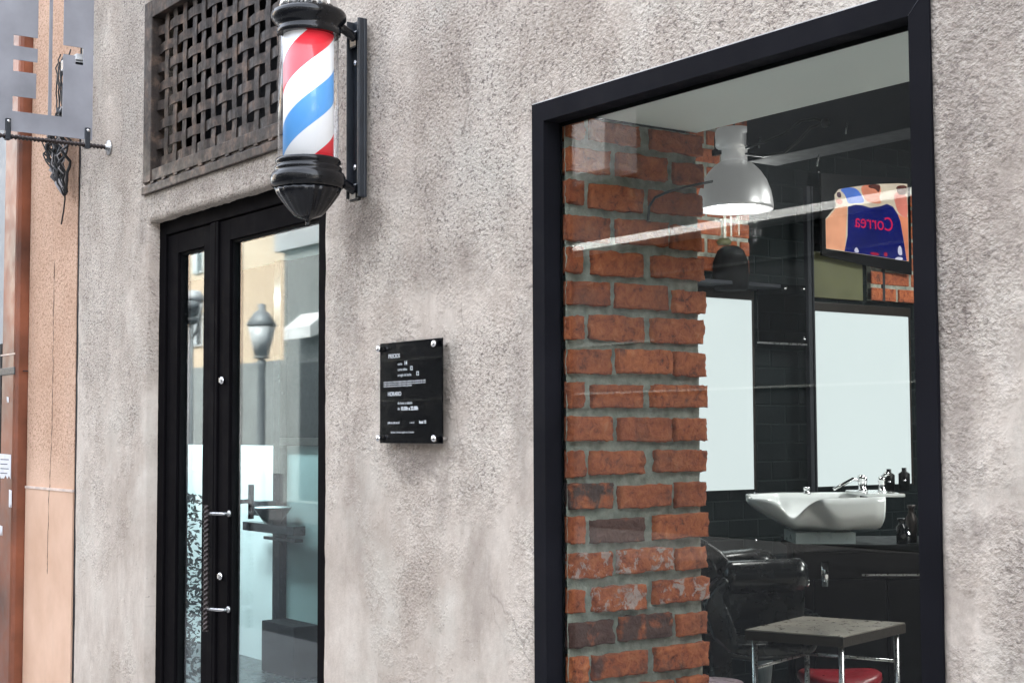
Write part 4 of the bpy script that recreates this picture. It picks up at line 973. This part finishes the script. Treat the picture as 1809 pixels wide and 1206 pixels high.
# ================================================================ ACROSS THE STREET (seen in the glass)
# beige block at y = -25
bb = thing('apartment_building', 'beige apartment block with grey base, reflected in the door glass', 'building', (-60, -25, 0))
def op(b, name, par): return sub(b.build(name, None, par), par)
op(mb('beige').box((-110, -33, 4.5), (-52, -25, 22)), 'wall', bb); op(mb('greyb').box((-110.1, -33, -.1), (-51.9, -24.9, 4.49)), 'base', bb)
for zc in (6.2, 9.5, 13.0, 16.5):
    for xc in (-61.9, -67.5, -73, -79, -85):
        f = op(mb('offw').box((xc - .55, -24.99, zc - .75), (xc + .55, -24.9, zc + .75), .02), 'window', bb)
        sub(mb('shutter').box((xc - .47, -24.91, zc - .67), (xc + .05, -24.86, zc + .67)).m('shopdark').box((xc + .05, -24.91, zc - .67), (xc + .47, -24.87, zc + .67)).build('pane', None, f), f)
# grey nearer building
gb = thing('grey_building', 'pale grey corner building across the street, reflected in the glass', 'building', (-25, -14, 0))
op(mb('greyl').box((-32.4, -22, 5.95), (-27.6, -13.9, 9.2)), 'wall', gb); op(mb('greyb').box((-32.1, -22, -.1), (-27.6, -14.02, 5.949)), 'corner_wall', gb)
op(mb('shopdark').box((-27.59, -22, -.1), (40, -14.05, 4.67)).box((-27.59, -22, 4.81), (40, -14.02, 9.2)), 'shopfront', gb)
op(mb('white').box((-27.59, -22, 4.68), (40, -13.5, 4.80)), 'cornice', gb)
op(mb('greyl').box((-27.5, -14.01, 5.95), (-18.9, -13.3, 7.6)), 'balcony', gb)
for z, x1 in ((4.15, 40), (3.05, -18.5), (2.2, 40)): op(mb('greyb').box((-27.5, -14.05, z), (x1, -14.0, z + .035)), 'trim', gb)
op(mb('offw').box((-31.3, -13.899, 7.05), (-28.9, -13.88, 8.1)).m('ink').box((-31.1, -13.879, 6.95), (-29.1, -13.86, 7.6)), 'sign_board', gb)
op(mb('offw').prism([(0, 0), (.45, -.35), (.45, -.62), (0, -.45)], 1.3, frame_mat((-31.2, -14.01, 4.35), (0, 1, 0), (0, 0, 1))), 'awning', gb)
op(mb('shopdark').box((-31.2, -14.03, 0), (-29.9, -13.98, 3.2)), 'doorway', gb)
# street lamps
def mirror_pt(px, D):   # point whose reflection in the door glass lies at that bearing
    a = math.atan((px - 904.5) / 2600) + .62661; x = -D * math.cos(a); y = -2.242 + D * math.sin(a)
    return x, .14 - y
x, y = mirror_pt(461, 28.5)
l1 = thing('street_lamp', 'four-sided lantern street lamp on a grey post, seen reflected in the door', 'street lamp', (x, y, -.12))
mb('lampgrey').lathe([(.16, 0), (.16, .3), (.09, .5), (.07, 2.9), (.10, 3.0), (.06, 3.1), (0, 3.1)], n=16).build('post', None, l1)
mb('lampgrey').lathe([(.30, 3.70), (.33, 3.73), (.15, 3.98), (.08, 4.0), (.09, 4.12), (0, 4.15)], n=4).lathe([(0, 3.08), (.17, 3.09), (.18, 3.12), (0, 3.13)], n=4).m('opal').lathe([(.15, 3.135), (.29, 3.69), (0, 3.69)], n=4).build('lantern', None, l1)
x, y = mirror_pt(335, 31)
l2 = thing('street_lamp', 'round globe street lamp on a curved arm, seen reflected in the door', 'street lamp', (x, y, -.12))
mb('lampgrey').lathe([(.16, 0), (.14, .4), (.07, .6), (.06, 3.9), (0, 3.92)], n=16).tube([(0, 0, 3.6), (.3, 0, 3.75), (.5, .0, 4.1), (.55, 0, 4.3)], .035, 8).build('post', None, l2)
mb('opal').lathe([(0, 4.62), (.20, 4.60), (.28, 4.45), (.26, 4.38), (.0, 4.38)], n=24).m('lampgrey').lathe([(.26, 4.375), (.24, 4.25), (.10, 4.05), (0, 4.03)], n=24).lathe([(.0, 3.9), (.08, 3.9), (.28, 4.03)], n=4).build('globe', None, l2)
